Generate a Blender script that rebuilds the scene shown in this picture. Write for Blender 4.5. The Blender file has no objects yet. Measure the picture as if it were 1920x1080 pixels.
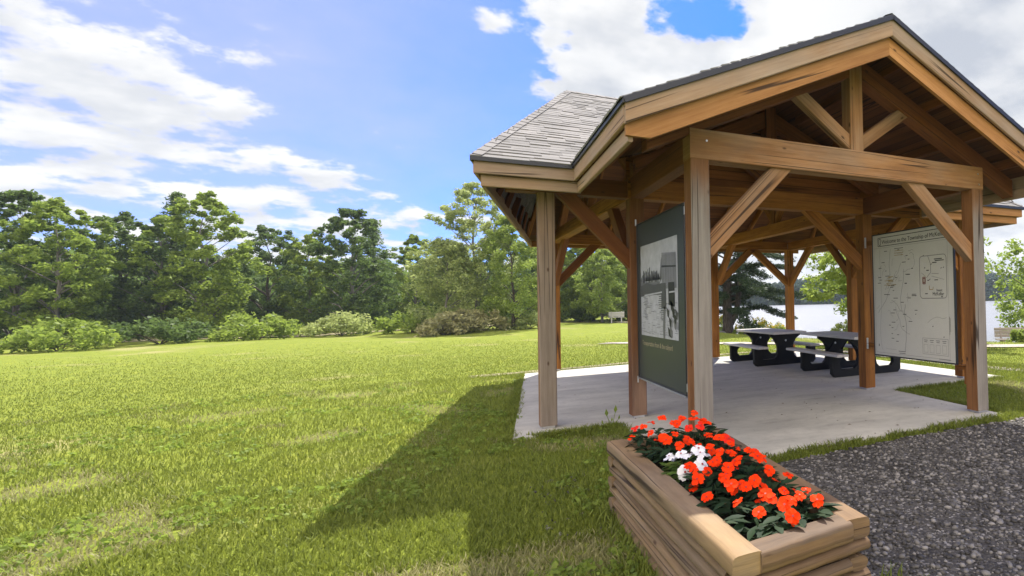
import bpy, bmesh, math, random
import numpy as np
from mathutils import Vector, Matrix, noise as mnoise
R = math.radians
S = bpy.context.scene
COL = S.collection
K = 0.84                      # everything below is laid out in survey units; K turns them into metres at the end
random.seed(11)
rng = np.random.default_rng(11)

# ------------------------------------------------------------------ camera
F_PX, CX, PITCH, ROLL, YAW = 1031.16, 1430.0, 0.0207, -0.02052, 0.49424
CAM = Vector((-2.2504, -5.839, 1.8))
fw = Vector((math.sin(YAW)*math.cos(PITCH), math.cos(YAW)*math.cos(PITCH), math.sin(PITCH)))
rt = Vector((math.cos(YAW), -math.sin(YAW), 0)); up = rt.cross(fw)
rt2 = rt*math.cos(ROLL)+up*math.sin(ROLL); up2 = -rt*math.sin(ROLL)+up*math.cos(ROLL)
cd = bpy.data.cameras.new('camera'); cam = bpy.data.objects.new('camera', cd); COL.objects.link(cam)
cd.sensor_width = 36; cd.lens = F_PX/1920*36; cd.shift_x = -(CX-960)/1920; cd.clip_end = 4000; cd.clip_start = .05
M = Matrix((rt2, up2, -fw)).transposed().to_4x4(); M.translation = CAM; cam.matrix_world = M
S.camera = cam
def pix_dir(x, y):
    return (fw*F_PX+rt2*(x-CX)+up2*(540-y)).normalized()

# ------------------------------------------------------------------ light and exposure
SUN = Vector((1.25, 2.2, 3.65)).normalized()
SUN_EL = math.asin(SUN.z); SUN_AZ = math.atan2(SUN.x, SUN.y)
S.view_settings.view_transform = 'Standard'; S.view_settings.look = 'None'
S.view_settings.exposure = 2.0; S.view_settings.gamma = 1
sd = bpy.data.lights.new('sun', 'SUN'); sd.energy = 2.2; sd.angle = R(.5); sd.color = (1, .95, .86)
so = bpy.data.objects.new('sun', sd); COL.objects.link(so)
so.rotation_euler = (-SUN).to_track_quat('-Z', 'Y').to_euler()
S.cycles.use_denoising = True; S.cycles.max_bounces = 8; S.cycles.diffuse_bounces = 5
S.cycles.sample_clamp_indirect = 6

# ------------------------------------------------------------------ node helper
class NT:
    def __init__(s, tree): s.t = tree; s.n = tree.nodes; s.l = tree.links
    def new(s, typ, **kw):
        n = s.n.new(typ)
        for k, v in kw.items():
            if k == 'ins':
                for a, b in v.items():
                    if hasattr(b, 'is_output') or isinstance(b, bpy.types.NodeSocket): s.l.new(b, n.inputs[a])
                    else: n.inputs[a].default_value = b
            else: setattr(n, k, v)
        return n
    def math(s, op, a, b=0., c=None, clamp=False):
        n = s.n.new('ShaderNodeMath'); n.operation = op; n.use_clamp = clamp
        for i, v in enumerate((a, b) if c is None else (a, b, c)):
            if isinstance(v, bpy.types.NodeSocket): s.l.new(v, n.inputs[i])
            else: n.inputs[i].default_value = v
        return n.outputs[0]
    def vmath(s, op, a, b=(0, 0, 0)):
        n = s.n.new('ShaderNodeVectorMath'); n.operation = op
        for i, v in enumerate((a, b)):
            if isinstance(v, bpy.types.NodeSocket): s.l.new(v, n.inputs[i])
            else: n.inputs[i].default_value = v
        return n.outputs['Value'] if op == 'DOT_PRODUCT' else n.outputs[0]
    def noise(s, vec, scale, detail=4, rough=.5, dim='3D'):
        n = s.n.new('ShaderNodeTexNoise'); n.inputs['Scale'].default_value = scale
        n.inputs['Detail'].default_value = detail; n.inputs['Roughness'].default_value = rough
        if vec is not None: s.l.new(vec, n.inputs['Vector'])
        return n.outputs['Fac']
    def ramp(s, fac, a, b):          # smooth 0..1 between a and b
        n = s.n.new('ShaderNodeMapRange'); n.interpolation_type = 'SMOOTHSTEP'
        s.l.new(fac, n.inputs['Value']); n.inputs['From Min'].default_value = a; n.inputs['From Max'].default_value = b
        return n.outputs['Result']
    def mix(s, fac, a, b, mode='MIX'):
        n = s.n.new('ShaderNodeMix'); n.data_type = 'RGBA'; n.blend_type = mode
        for i, v in ((0, fac), (6, a), (7, b)):
            if isinstance(v, bpy.types.NodeSocket): s.l.new(v, n.inputs[i])
            else: n.inputs[i].default_value = (v if not isinstance(v, tuple) else (*v, 1)) if i else v
        return n.outputs[2]
    def scale(s, vec, v):
        n = s.n.new('ShaderNodeMapping'); s.l.new(vec, n.inputs['Vector']); n.inputs['Scale'].default_value = v
        return n.outputs[0]
    def bump(s, h, strength=.3, dist=.01):
        n = s.n.new('ShaderNodeBump'); n.inputs['Strength'].default_value = strength; n.inputs['Distance'].default_value = dist
        s.l.new(h, n.inputs['Height']); return n.outputs[0]
def mat(name):
    m = bpy.data.materials.new(name); m.use_nodes = True
    nt = NT(m.node_tree); b = nt.n['Principled BSDF']
    return m, nt, b
def setp(nt, b, **kw):
    names = dict(col='Base Color', rough='Roughness', nor='Normal', spec='Specular IOR Level', metal='Metallic')
    for k, v in kw.items():
        i = b.inputs[names[k]]
        if isinstance(v, bpy.types.NodeSocket): nt.l.new(v, i)
        else: i.default_value = (*v, 1) if isinstance(v, tuple) else v

# ------------------------------------------------------------------ sky
w = bpy.data.worlds.new('World'); S.world = w; w.use_nodes = True
nt = NT(w.node_tree); bg = nt.n['Background']
sky = nt.new('ShaderNodeTexSky', sky_type='NISHITA'); sky.sun_disc = False
sky.sun_elevation = SUN_EL; sky.sun_rotation = SUN_AZ; sky.air_density = 1.0; sky.dust_density = .3; sky.ozone_density = 2.5
tc = nt.new('ShaderNodeTexCoord').outputs['Generated']
sep = nt.new('ShaderNodeSeparateXYZ'); nt.l.new(tc, sep.inputs[0])
zz = nt.math('ADD', nt.math('MAXIMUM', sep.outputs[2], 0.), .22)
comb = nt.new('ShaderNodeCombineXYZ')
nt.l.new(nt.math('DIVIDE', sep.outputs[0], zz), comb.inputs[0]); nt.l.new(nt.math('DIVIDE', sep.outputs[1], zz), comb.inputs[1])
cp = comb.outputs[0]
n1 = nt.noise(cp, 3.4, 10, .6); n2 = nt.noise(nt.vmath('ADD', cp, (3.1, 7.7, 0)), 9.5, 9, .62)
dens = nt.math('ADD', nt.math('MULTIPLY', n1, .72), nt.math('MULTIPLY', n2, .28))
def lobe(px, py, width, amp):     # a bank of cloud (amp>0) or a gap (amp<0) at a place in the sky
    d = nt.vmath('DOT_PRODUCT', tc, tuple(pix_dir(px, py)))
    g = nt.math('POWER', 2.718, nt.math('MULTIPLY', nt.math('SUBTRACT', d, 1.), 1/(width*width)))
    return nt.math('MULTIPLY', g, amp)
for a in ((1160, 140, .08, .13), (1080, 150, .04, .10), (1300, 135, .08, .13), (1430, 140, .07, .15), (1120, 15, .07, .08), (1570, 40, .13, .24), (1810, 90, .22, .30), (1010, 25, .04, .11),
          (860, 130, .12, -.22), (920, 260, .07, -.20), (1290, 55, .045, -.20), (1385, 45, .04, -.20), (1225, 40, .025, -.08), (1350, 10, .05, -.10), (960, 340, .10, .02),
          (420, 160, .30, .11), (1880, 480, .12, .25), (1500, 520, .2, .25), (640, 60, .1, -.12), (915, 48, .022, .17), (985, 160, .02, .10)):
    dens = nt.math('ADD', dens, lobe(*a))
cloud = nt.ramp(dens, .525, .615)
n3 = nt.noise(cp, 3.2, 6, .55)
shade = nt.math('ADD', nt.math('MULTIPLY', nt.ramp(n3, .38, .64), .62), lobe(1850, 110, .17, .5))
shade = nt.math('ADD', shade, lobe(1120, 165, .05, .35), clamp=True)
ccol = nt.mix(shade, (2.62, 2.62, 2.6), (1.45, 1.56, 1.76))
back = nt.ramp(nt.vmath('DOT_PRODUCT', tc, tuple(Vector((-fw.x, -fw.y, .75)).normalized())), .25, .75)   # added bright cloud bank, unseen behind the camera, fills the shaded front
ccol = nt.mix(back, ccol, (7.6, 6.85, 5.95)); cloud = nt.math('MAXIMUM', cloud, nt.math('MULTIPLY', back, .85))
skyc = nt.mix(1., sky.outputs[0], (.075, .25, .74), 'MULTIPLY')
veil = nt.math('MULTIPLY', lobe(150, 120, .36, .9), nt.math('ADD', nt.math('MULTIPLY', n1, .7), .38), clamp=True)      # thin high cirrus on the left
skyc = nt.mix(veil, skyc, (1.75, 1.80, 2.35))
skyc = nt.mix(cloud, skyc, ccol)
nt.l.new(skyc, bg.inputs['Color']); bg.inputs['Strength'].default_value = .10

# ------------------------------------------------------------------ mesh helpers
class MB:
    def __init__(s): s.v = []; s.f = []; s.uv = []; s.mi = []
    def add(s, verts, faces, uvs=None, mi=0):
        o = len(s.v); s.v += [tuple(v) for v in verts]
        for i, f in enumerate(faces):
            s.f.append([o+a for a in f]); s.uv.append(uvs[i] if uvs else [(0, 0)]*len(f)); s.mi.append(mi)
    def beam(s, p0, p1, wd, ht, upv=(0, 0, 1), bev=.008, n0=None, n1=None, mi=0):
        """squared timber from p0 to p1 (centre line), wd sideways, ht along upv; n0/n1 = end cut plane normals"""
        p0 = Vector(p0); p1 = Vector(p1); ax = (p1-p0); L = ax.length; ax.normalize()
        u = Vector(upv); r = ax.cross(u).normalized(); u = r.cross(ax).normalized()
        a, b, e = wd/2, ht/2, min(bev, wd*.3, ht*.3)
        prof = [(-a+e, -b), (a-e, -b), (a, -b+e), (a, b-e), (a-e, b), (-a+e, b), (-a, b-e), (-a, -b+e)]
        per = [0]
        for i in range(8): per.append(per[-1]+math.dist(prof[i], prof[(i+1) % 8]))
        A = []; B = []; ou, ov = random.uniform(0, 40), random.uniform(0, 40)
        for x, y in prof:
            off = r*x+u*y
            def end(p, n):
                q = p+off
                if n is None: return q
                n = Vector(n); d = ax.dot(n)
                return q-ax*((q-p).dot(n)/d)
            A.append(end(p0, n0)); B.append(end(p1, n1))
        faces = []; uvs = []
        for i in range(8):
            j = (i+1) % 8; faces.append([i, j, 8+j, 8+i])
            la0, la1 = (A[i]-p0).dot(ax), (A[j]-p0).dot(ax); lb0, lb1 = (B[i]-p0).dot(ax), (B[j]-p0).dot(ax)
            uvs.append([(ou+la0, ov+per[i]), (ou+la1, ov+per[i+1]), (ou+lb1, ov+per[i+1]), (ou+lb0, ov+per[i])])
        faces += [[7, 6, 5, 4, 3, 2, 1, 0], [8+i for i in range(8)]]
        uvs += [[(ou+prof[i][0], ov+prof[i][1]) for i in range(7, -1, -1)], [(ou+prof[i][0], ov+prof[i][1]) for i in range(8)]]
        s.add(A+B, faces, uvs, mi)
    def box(s, lo, hi, mi=0, bev=.006, axis=None):
        d = [hi[i]-lo[i] for i in range(3)]; ax = axis if axis is not None else max(range(3), key=lambda i: d[i])
        c = [(hi[i]+lo[i])/2 for i in range(3)]; p0 = list(c); p1 = list(c); p0[ax] = lo[ax]; p1[ax] = hi[ax]
        upv = (0, 0, 1) if ax != 2 else (0, 1, 0)
        wd, ht = (d[1], d[2]) if ax == 0 else (d[0], d[2]) if ax == 1 else (d[0], d[1])
        s.beam(p0, p1, wd, ht, upv, bev, mi=mi)
    def prism(s, poly, vec, mi=0, ua=None, ub=None):
        """polygon (3D points) pushed along vec"""
        n = len(poly); P = [Vector(p) for p in poly]; V = Vector(vec)
        ua = Vector(ua) if ua else (P[1]-P[0]).normalized()
        if ub: ub = Vector(ub)
        else: ub = (P[1]-P[0]).cross(P[2]-P[1]).normalized().cross(ua)
        fu = lambda q: (q.dot(ua), q.dot(ub))
        faces = [list(range(n))[::-1], [n+i for i in range(n)]]
        uvs = [[fu(P[i]) for i in range(n)][::-1], [fu(P[i]) for i in range(n)]]
        for i in range(n):
            j = (i+1) % n; faces.append([i, j, n+j, n+i])
            l = (P[j]-P[i]).length; uvs.append([(0, 0), (l, 0), (l, V.length), (0, V.length)])
        s.add(P+[p+V for p in P], faces, uvs, mi)
    def tube(s, pts, rad, n=7, mi=0, cap=True):
        pts = [Vector(p) for p in pts]; rings = []; ref = Vector((.3, .9, .1))
        for i, p in enumerate(pts):
            t = (pts[min(i+1, len(pts)-1)]-pts[max(i-1, 0)]).normalized()
            a = t.cross(ref); a = a.normalized() if a.length > .05 else t.orthogonal().normalized()
            b = t.cross(a)
            rings.append([p+(a*math.cos(k*2*math.pi/n)+b*math.sin(k*2*math.pi/n))*rad[i] for k in range(n)])
        V = [q for r_ in rings for q in r_]; F = []; U = []; ln = 0
        for i in range(len(pts)-1):
            d = (pts[i+1]-pts[i]).length
            for k in range(n):
                j = (k+1) % n; F.append([i*n+k, i*n+j, (i+1)*n+j, (i+1)*n+k])
                U.append([(ln, k*.1), (ln, k*.1+.1), (ln+d, k*.1+.1), (ln+d, k*.1)])
            ln += d
        if cap:
            F += [list(range(n))[::-1], [(len(pts)-1)*n+k for k in range(n)]]
            U += [[(k*.05, .1) for k in range(n)]]*2
        s.add(V, F, U, mi)
    def build(s, name, mats, parent=None, smooth=False):
        me = bpy.data.meshes.new(name); me.from_pydata(s.v, [], s.f)
        uvl = me.uv_layers.new(name='UVMap'); flat = [c for f in s.uv for p in f for c in p]
        uvl.data.foreach_set('uv', flat)
        ms = mats if isinstance(mats, (list, tuple)) else [mats]
        for m in ms: me.materials.append(m)
        me.polygons.foreach_set('material_index', s.mi)
        if smooth: me.polygons.foreach_set('use_smooth', [True]*len(s.f))
        me.update()
        o = bpy.data.objects.new(name, me); COL.objects.link(o)
        if parent: o.parent = parent
        return o
def facemesh(name, V, mats, parent=None, npv=4, smooth=False, mi=None):
    """V: (N,npv,3) array, one face per row"""
    N = len(V); me = bpy.data.meshes.new(name)
    me.vertices.add(N*npv); me.vertices.foreach_set('co', np.ascontiguousarray(V, dtype=np.float32).ravel())
    me.loops.add(N*npv); me.loops.foreach_set('vertex_index', np.arange(N*npv, dtype=np.int32))
    me.polygons.add(N); me.polygons.foreach_set('loop_start', np.arange(0, N*npv, npv, dtype=np.int32))
    me.polygons.foreach_set('loop_total', np.full(N, npv, dtype=np.int32))
    ms = mats if isinstance(mats, (list, tuple)) else [mats]
    for m in ms: me.materials.append(m)
    if mi is not None: me.polygons.foreach_set('material_index', mi)
    if smooth: me.polygons.foreach_set('use_smooth', [True]*N)
    me.update(calc_edges=True)
    o = bpy.data.objects.new(name, me); COL.objects.link(o)
    if parent: o.parent = parent
    return o
def thing(name, label, cat, loc=(0, 0, 0), rz=0, group=None):
    o = bpy.data.objects.new(name, None); COL.objects.link(o); o.empty_display_size = .2
    o.location = loc; o.rotation_euler = (0, 0, rz); o['label'] = label; o['category'] = cat
    if group: o['group'] = group
    return o
def tag(o, label, cat, group=None):
    o['label'] = label; o['category'] = cat
    if group: o['group'] = group
    return o
def struct(o, kind='structure'): o['kind'] = kind; return o
def dup(root, label, loc, rz=0, scale=None, group=None):
    r_ = root.copy(); COL.objects.link(r_); r_.location = loc; r_.rotation_euler = (0, 0, rz)
    if scale: r_.scale = (scale,)*3
    r_['label'] = label
    if group: r_['group'] = group
    for ch in list(root.children):
        c = ch.copy(); COL.objects.link(c); c.parent = r_
        for g in list(ch.children):
            d = g.copy(); COL.objects.link(d); d.parent = c
    return r_

# ------------------------------------------------------------------ materials
def wood(name, light, dark, grey=0., greyz=None, rough=.75, plank=None, knots=1., greycol=((.36, .32, .27), (.20, .175, .15)), bumps=.35):
    m, nt, b = mat(name)
    uv = nt.new('ShaderNodeUVMap').outputs[0]
    oi = nt.new('ShaderNodeObjectInfo').outputs['Random']
    g1 = nt.noise(nt.scale(uv, (1.1, 26, 1)), 1., 6, .6); g2 = nt.noise(nt.scale(uv, (.5, 3.2, 1)), 1., 3, .5)
    fine = nt.noise(nt.scale(uv, (7, 110, 1)), 1., 2, .5)
    f = nt.math('ADD', nt.math('MULTIPLY', g1, .6), nt.math('MULTIPLY', g2, .5)); f = nt.math('ADD', f, nt.math('MULTIPLY', fine, .15))
    blot = nt.noise(nt.scale(uv, (1.6, 4.5, 1)), 1., 4, .6); f = nt.math('ADD', f, nt.math('MULTIPLY', nt.math('SUBTRACT', blot, .5), .35)); f = nt.ramp(f, .36, .90)
    col = nt.mix(f, dark, light)
    hsv = nt.new('ShaderNodeHueSaturation'); nt.l.new(col, hsv.inputs['Color'])
    nt.l.new(nt.math('ADD', nt.math('MULTIPLY', oi, .35), .82), hsv.inputs['Value']); col = hsv.outputs[0]
    h = nt.math('MULTIPLY', g1, .5)
    if plank:
        sx = nt.new('ShaderNodeSeparateXYZ'); nt.l.new(uv, sx.inputs[0])
        q = nt.math('DIVIDE', sx.outputs[1], plank); idx = nt.math('FLOOR', q); fr = nt.math('FRACT', q)
        wn = nt.new('ShaderNodeTexWhiteNoise', noise_dimensions='1D'); nt.l.new(idx, wn.inputs['W'])
        h2 = nt.new('ShaderNodeHueSaturation'); nt.l.new(col, h2.inputs['Color'])
        nt.l.new(nt.math('ADD', nt.math('MULTIPLY', wn.outputs[0], .6), .68), h2.inputs['Value']); col = h2.outputs[0]
        gap = nt.ramp(nt.math('ABSOLUTE', nt.math('SUBTRACT', fr, .5)), .455, .485)
        col = nt.mix(nt.math('MULTIPLY', gap, .85), col, tuple(c*.12 for c in dark)); h = nt.math('SUBTRACT', h, nt.math('MULTIPLY', gap, 3.))
    if greyz or grey:
        geo = nt.new('ShaderNodeNewGeometry'); sn = nt.new('ShaderNodeSeparateXYZ'); nt.l.new(geo.outputs['Normal'], sn.inputs[0])
        big = nt.noise(nt.scale(uv, (.6, 1.5, 1)), 1.3, 4, .6)
        if greyz:
            sp = nt.new('ShaderNodeSeparateXYZ'); nt.l.new(geo.outputs['Position'], sp.inputs[0])
            front = nt.ramp(nt.math('MULTIPLY', sn.outputs[1], -1.), .4, .75)
            zf = nt.ramp(nt.math('MULTIPLY', nt.math('ADD', sp.outputs[2], nt.math('MULTIPLY', nt.math('SUBTRACT', big, .5), 1.2)), -1.), -greyz[1]*K, -greyz[0]*K)
            amt = nt.math('MULTIPLY', nt.math('MULTIPLY', front, zf), grey)
        else: amt = nt.math('MULTIPLY', nt.ramp(big, .3, .7), grey)
        col = nt.mix(amt, col, nt.mix(f, greycol[1], greycol[0]))
    if knots:
        vo = nt.new('ShaderNodeTexVoronoi', feature='F1'); nt.l.new(nt.scale(uv, (3.6, 7.5, 1)), vo.inputs['Vector']); vo.inputs['Scale'].default_value = 1.
        kd = nt.math('ADD', vo.outputs['Distance'], nt.math('MULTIPLY', fine, .05))
        sel = nt.new('ShaderNodeSeparateColor'); nt.l.new(vo.outputs['Color'], sel.inputs[0])
        kn = nt.math('MULTIPLY', nt.math('SUBTRACT', 1., nt.ramp(kd, .09, .20)), nt.math('GREATER_THAN', sel.outputs[0], .74))
        col = nt.mix(nt.math('MULTIPLY', kn, .85*knots), col, (.05, .022, .01))
        cr = nt.noise(nt.scale(uv, (.11, 5.5, 1)), 1., 2, .35)
        line = nt.math('SUBTRACT', 1., nt.ramp(nt.math('ABSOLUTE', nt.math('SUBTRACT', cr, .47)), .003, .013))
        brk = nt.ramp(nt.noise(nt.scale(uv, (.5, .7, 1)), 1., 1), .46, .56)
        line = nt.math('MULTIPLY', line, brk)
        col = nt.mix(nt.math('MULTIPLY', line, .85), col, (.025, .014, .008)); h = nt.math('SUBTRACT', h, nt.math('MULTIPLY', line, 1.2))
    setp(nt, b, col=col, rough=rough, nor=nt.bump(h, bumps, .006), spec=.25)
    return m
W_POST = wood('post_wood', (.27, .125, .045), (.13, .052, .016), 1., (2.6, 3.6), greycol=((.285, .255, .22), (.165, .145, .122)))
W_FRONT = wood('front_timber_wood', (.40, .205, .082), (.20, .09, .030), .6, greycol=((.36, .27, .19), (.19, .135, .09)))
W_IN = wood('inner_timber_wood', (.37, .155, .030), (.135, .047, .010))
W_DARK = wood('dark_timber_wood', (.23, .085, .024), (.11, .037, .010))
W_FASCIA = wood('weathered_fascia_wood', (.42, .275, .165), (.27, .16, .085), .7, greycol=((.38, .305, .24), (.245, .19, .145)))
W_BARGE = wood('barge_wood', (.47, .24, .088), (.27, .118, .035))
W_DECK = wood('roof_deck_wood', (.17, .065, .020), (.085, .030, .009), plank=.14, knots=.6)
W_WALL = wood('gable_board_wood', (.27, .10, .024), (.14, .047, .010), plank=.155, knots=.6)
W_PLANTER = wood('planter_wood', (.30, .20, .095), (.145, .09, .042), .6, greycol=((.235, .19, .135), (.105, .085, .062)), bumps=.5)
W_BENCH = wood('bench_wood', (.38, .33, .29), (.24, .21, .18), .6)

def plain(name, col, rough=.5, metal=0., spec=.5, nz=0.):
    m, nt, b = mat(name)
    c = col
    if nz:
        tcx = nt.new('ShaderNodeTexCoord').outputs['Object']; n = nt.noise(tcx, 9, 5, .6)
        c = nt.mix(n, tuple(x*(1-nz) for x in col), tuple(min(1, x*(1+nz)) for x in col))
    setp(nt, b, col=c, rough=rough, metal=metal, spec=spec); return m
M_BLACK = plain('black_plastic', (.006, .006, .006), .5, 0, .25, .3)
M_STEEL = plain('galvanised_steel', (.55, .55, .56), .4, .9)
M_DRIP = plain('drip_edge_metal', (.016, .018, .026), .45)
M_PANELGREEN = plain('panel_dark_green', (.035, .042, .038), .42, 0, .5, .12)
M_FRAME = plain('panel_frame', (.02, .021, .022), .4)
M_MAPWHITE = plain('map_print', (.56, .55, .50), .4, 0, .3, .04)
M_INK = plain('map_ink', (.055, .055, .05), .6)
M_INK2 = plain('map_ink_grey', (.24, .235, .22), .6)
M_OCHRE = plain('map_ochre', (.34, .25, .10), .6)
M_REDBROWN = plain('map_red_brown', (.20, .05, .03), .6)
M_GOLD = plain('gold_lettering', (.33, .29, .18), .5)
GREYS = [plain('print_grey', (c, c, c*1.06), .45, 0, .4, .35) for c in (.40, .22, .13, .06, .018)]
def table_top():
    m, nt, b = mat('recycled_plastic_grey')
    tcx = nt.new('ShaderNodeTexCoord').outputs['Object']
    n = nt.noise(nt.scale(tcx, (14, 1.5, 14)), 1., 4, .6)
    setp(nt, b, col=nt.mix(n, (.44, .415, .38), (.58, .55, .50)), rough=.55); return m
M_TOP = table_top()

def concrete():
    m, nt, b = mat('concrete')
    p = nt.new('ShaderNodeTexCoord').outputs['Object']
    a = nt.noise(nt.scale(p, (1, 2.2, 1)), .8, 7, .62); c = nt.noise(p, 9, 6, .65); d = nt.noise(p, 60, 3, .6)
    st = nt.ramp(nt.noise(nt.scale(p, (.5, 1.6, 1)), 1.9, 6, .65), .50, .74)
    col = nt.mix(nt.ramp(a, .3, .7), (.41, .395, .345), (.545, .525, .455))
    col = nt.mix(nt.math('MULTIPLY', nt.ramp(c, .45, .75), .3), col, (.27, .245, .21))
    col = nt.mix(nt.math('MULTIPLY', st, .5), col, (.24, .22, .20))
    spk = nt.ramp(nt.noise(p, 24, 2, .5), .70, .76)
    col = nt.mix(nt.math('MULTIPLY', spk, .6), col, (.09, .085, .08))
    h = nt.math('ADD', nt.math('MULTIPLY', c, .6), nt.math('MULTIPLY', d, .4))
    setp(nt, b, col=col, rough=.8, nor=nt.bump(h, .25, .006), spec=.3); return m
M_CONC = concrete()
def shingle():
    m, nt, b = mat('shingle')
    geo = nt.new('ShaderNodeNewGeometry'); r_ = geo.outputs['Random Per Island']
    p = nt.new('ShaderNodeTexCoord').outputs['Object']
    n = nt.noise(p, 130, 2, .6); n2 = nt.noise(p, 1.3, 4, .6)
    col = nt.mix(r_, (.155, .152, .146), (.255, .25, .240))
    col = nt.mix(nt.math('MULTIPLY', n, .5), col, (.12, .11, .10)); col = nt.mix(nt.math('MULTIPLY', nt.ramp(n2, .4, .7), .35), col, (.34, .32, .30))
    setp(nt, b, col=col, rough=.9, nor=nt.bump(n, .4, .004), spec=.2); return m
M_SHINGLE = shingle()
def lawn_mat():
    m, nt, b = mat('lawn_ground')
    p = nt.new('ShaderNodeTexCoord').outputs['Object']
    a = nt.noise(p, .35, 6, .6); c = nt.noise(p, 2.5, 6, .65); d = nt.noise(p, 22, 4, .7); e = nt.noise(p, .09, 4, .55)
    col = nt.mix(nt.ramp(d, .3, .7), (.12, .155, .022), (.22, .26, .036))
    col = nt.mix(nt.math('MULTIPLY', nt.ramp(c, .45, .72), .6), col, (.28, .30, .04))
    col = nt.mix(nt.math('MULTIPLY', nt.ramp(a, .55, .72), .7), col, (.33, .29, .13))
    col = nt.mix(nt.math('MULTIPLY', nt.ramp(e, .58, .68), .5), col, (.36, .31, .17))
    setp(nt, b, col=col, rough=.95, nor=nt.bump(nt.math('ADD', d, c), .7, .04), spec=.1); return m
M_LAWN = lawn_mat()
def gravel_mat(name, c0, c1, c2):
    m, nt, b = mat(name)
    p = nt.new('ShaderNodeTexCoord').outputs['Object']
    vo = nt.new('ShaderNodeTexVoronoi', feature='F1'); nt.l.new(p, vo.inputs['Vector']); vo.inputs['Scale'].default_value = 52
    sel = nt.new('ShaderNodeSeparateColor'); nt.l.new(vo.outputs['Color'], sel.inputs[0])
    big = nt.noise(p, .9, 5, .6)
    col = nt.mix(sel.outputs[0], c0, c1); col = nt.mix(nt.math('GREATER_THAN', sel.outputs[1], .9), col, c2)
    col = nt.mix(nt.math('MULTIPLY', nt.ramp(big, .45, .65), .6), col, tuple(x*.6 for x in c0))
    h = nt.math('SUBTRACT', 1., vo.outputs['Distance'])
    setp(nt, b, col=col, rough=.85, nor=nt.bump(h, .8, .012), spec=.3); return m
M_GRAVEL = gravel_mat('dark_gravel', (.045, .042, .037), (.11, .102, .09), (.28, .265, .24))
M_DIRT = gravel_mat('dry_earth', (.22, .20, .09), (.33, .29, .15), (.40, .36, .22))
M_PATH = gravel_mat('pale_path_gravel', (.30, .26, .21), (.46, .41, .34), (.55, .5, .45))
def stone_mat(name, c0, c1):
    m, nt, b = mat(name)
    geo = nt.new('ShaderNodeNewGeometry'); p = nt.new('ShaderNodeTexCoord').outputs['Object']
    n = nt.noise(p, 8, 5, .6)
    f = nt.math('POWER', geo.outputs['Random Per Island'], 2.2)
    col = nt.mix(f, c0, c1); col = nt.mix(nt.math('MULTIPLY', n, .4), col, tuple(x*.5 for x in c0))
    setp(nt, b, col=col, rough=.7, spec=.4); return m
M_STONE = stone_mat('gravel_stone', (.042, .039, .034), (.31, .29, .26))
M_ROCK = stone_mat('boulder_stone', (.16, .15, .14), (.30, .29, .28))
def leaf_mat(name, c0, c1, trans=.35, rough=.55, spec=.25):
    m = bpy.data.materials.new(name); m.use_nodes = True; nt = NT(m.node_tree); b = nt.n['Principled BSDF']
    out = nt.n['Material Output']; geo = nt.new('ShaderNodeNewGeometry')
    col = nt.mix(geo.outputs['Random Per Island'], c0, c1)
    setp(nt, b, col=col, rough=rough, spec=spec)
    tr = nt.new('ShaderNodeBsdfTranslucent'); nt.l.new(nt.mix(.35, col, tuple(min(1, c*1.6) for c in c1)), tr.inputs['Color'])
    mx = nt.new('ShaderNodeMixShader'); mx.inputs[0].default_value = trans
    nt.l.new(b.outputs[0], mx.inputs[1]); nt.l.new(tr.outputs[0], mx.inputs[2]); nt.l.new(mx.outputs[0], out.inputs['Surface'])
    return m
L_GRASS = leaf_mat('grass_blade', (.095, .125, .020), (.235, .275, .042), .35, .6)
L_GRASSDRY = leaf_mat('pale_grass_blade', (.20, .20, .07), (.36, .34, .16), .3, .6)
L_PALE = leaf_mat('pale_green_leaf', (.20, .25, .075), (.38, .43, .15), .5)
L_MID = leaf_mat('mid_green_leaf', (.13, .19, .03), (.28, .36, .06), .5)
L_DEEP = leaf_mat('deep_green_leaf', (.05, .09, .024), (.14, .205, .05), .5)
L_PINE = leaf_mat('pine_needle', (.020, .038, .016), (.05, .078, .03), .2)
L_LIME = leaf_mat('lime_green_leaf', (.15, .22, .035), (.30, .37, .08), .5)
L_FAR = leaf_mat('far_forest_leaf', (.018, .045, .032), (.050, .088, .050), .2)
L_IMP = leaf_mat('impatiens_leaf', (.012, .027, .011), (.030, .056, .022), .12, .6, .10)
L_IMPLIGHT = leaf_mat('impatiens_light_leaf', (.06, .12, .02), (.11, .18, .03), .3, .4)
L_GOLD = leaf_mat('goldenrod_bloom', (.45, .33, .02), (.62, .5, .05), .3)
P_ORANGE = leaf_mat('orange_petal', (.76, .020, .002), (.80, .045, .003), .06, .7, .06)
P_RED = leaf_mat('red_petal', (.66, .018, .010), (.70, .028, .015), .06, .7, .06)
P_WHITE = leaf_mat('white_petal', (.78, .78, .80), (.86, .86, .86), .2, .5)
P_EYE = plain('flower_eye', (.30, .02, .01), .6)
M_SOIL = plain('potting_soil', (.018, .014, .011), .95, 0, .1, .5)
def bark_mat(name, c0, c1):
    m, nt, b = mat(name)
    uv = nt.new('ShaderNodeUVMap').outputs[0]
    n = nt.noise(nt.scale(uv, (1.5, 14, 1)), 2., 5, .65)
    setp(nt, b, col=nt.mix(nt.ramp(n, .35, .65), c0, c1), rough=.9, nor=nt.bump(n, .9, .03), spec=.1); return m
M_BARK = bark_mat('dark_bark', (.045, .036, .028), (.13, .11, .09))
M_BARKPALE = bark_mat('pale_bark', (.10, .09, .08), (.26, .24, .21))
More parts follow.
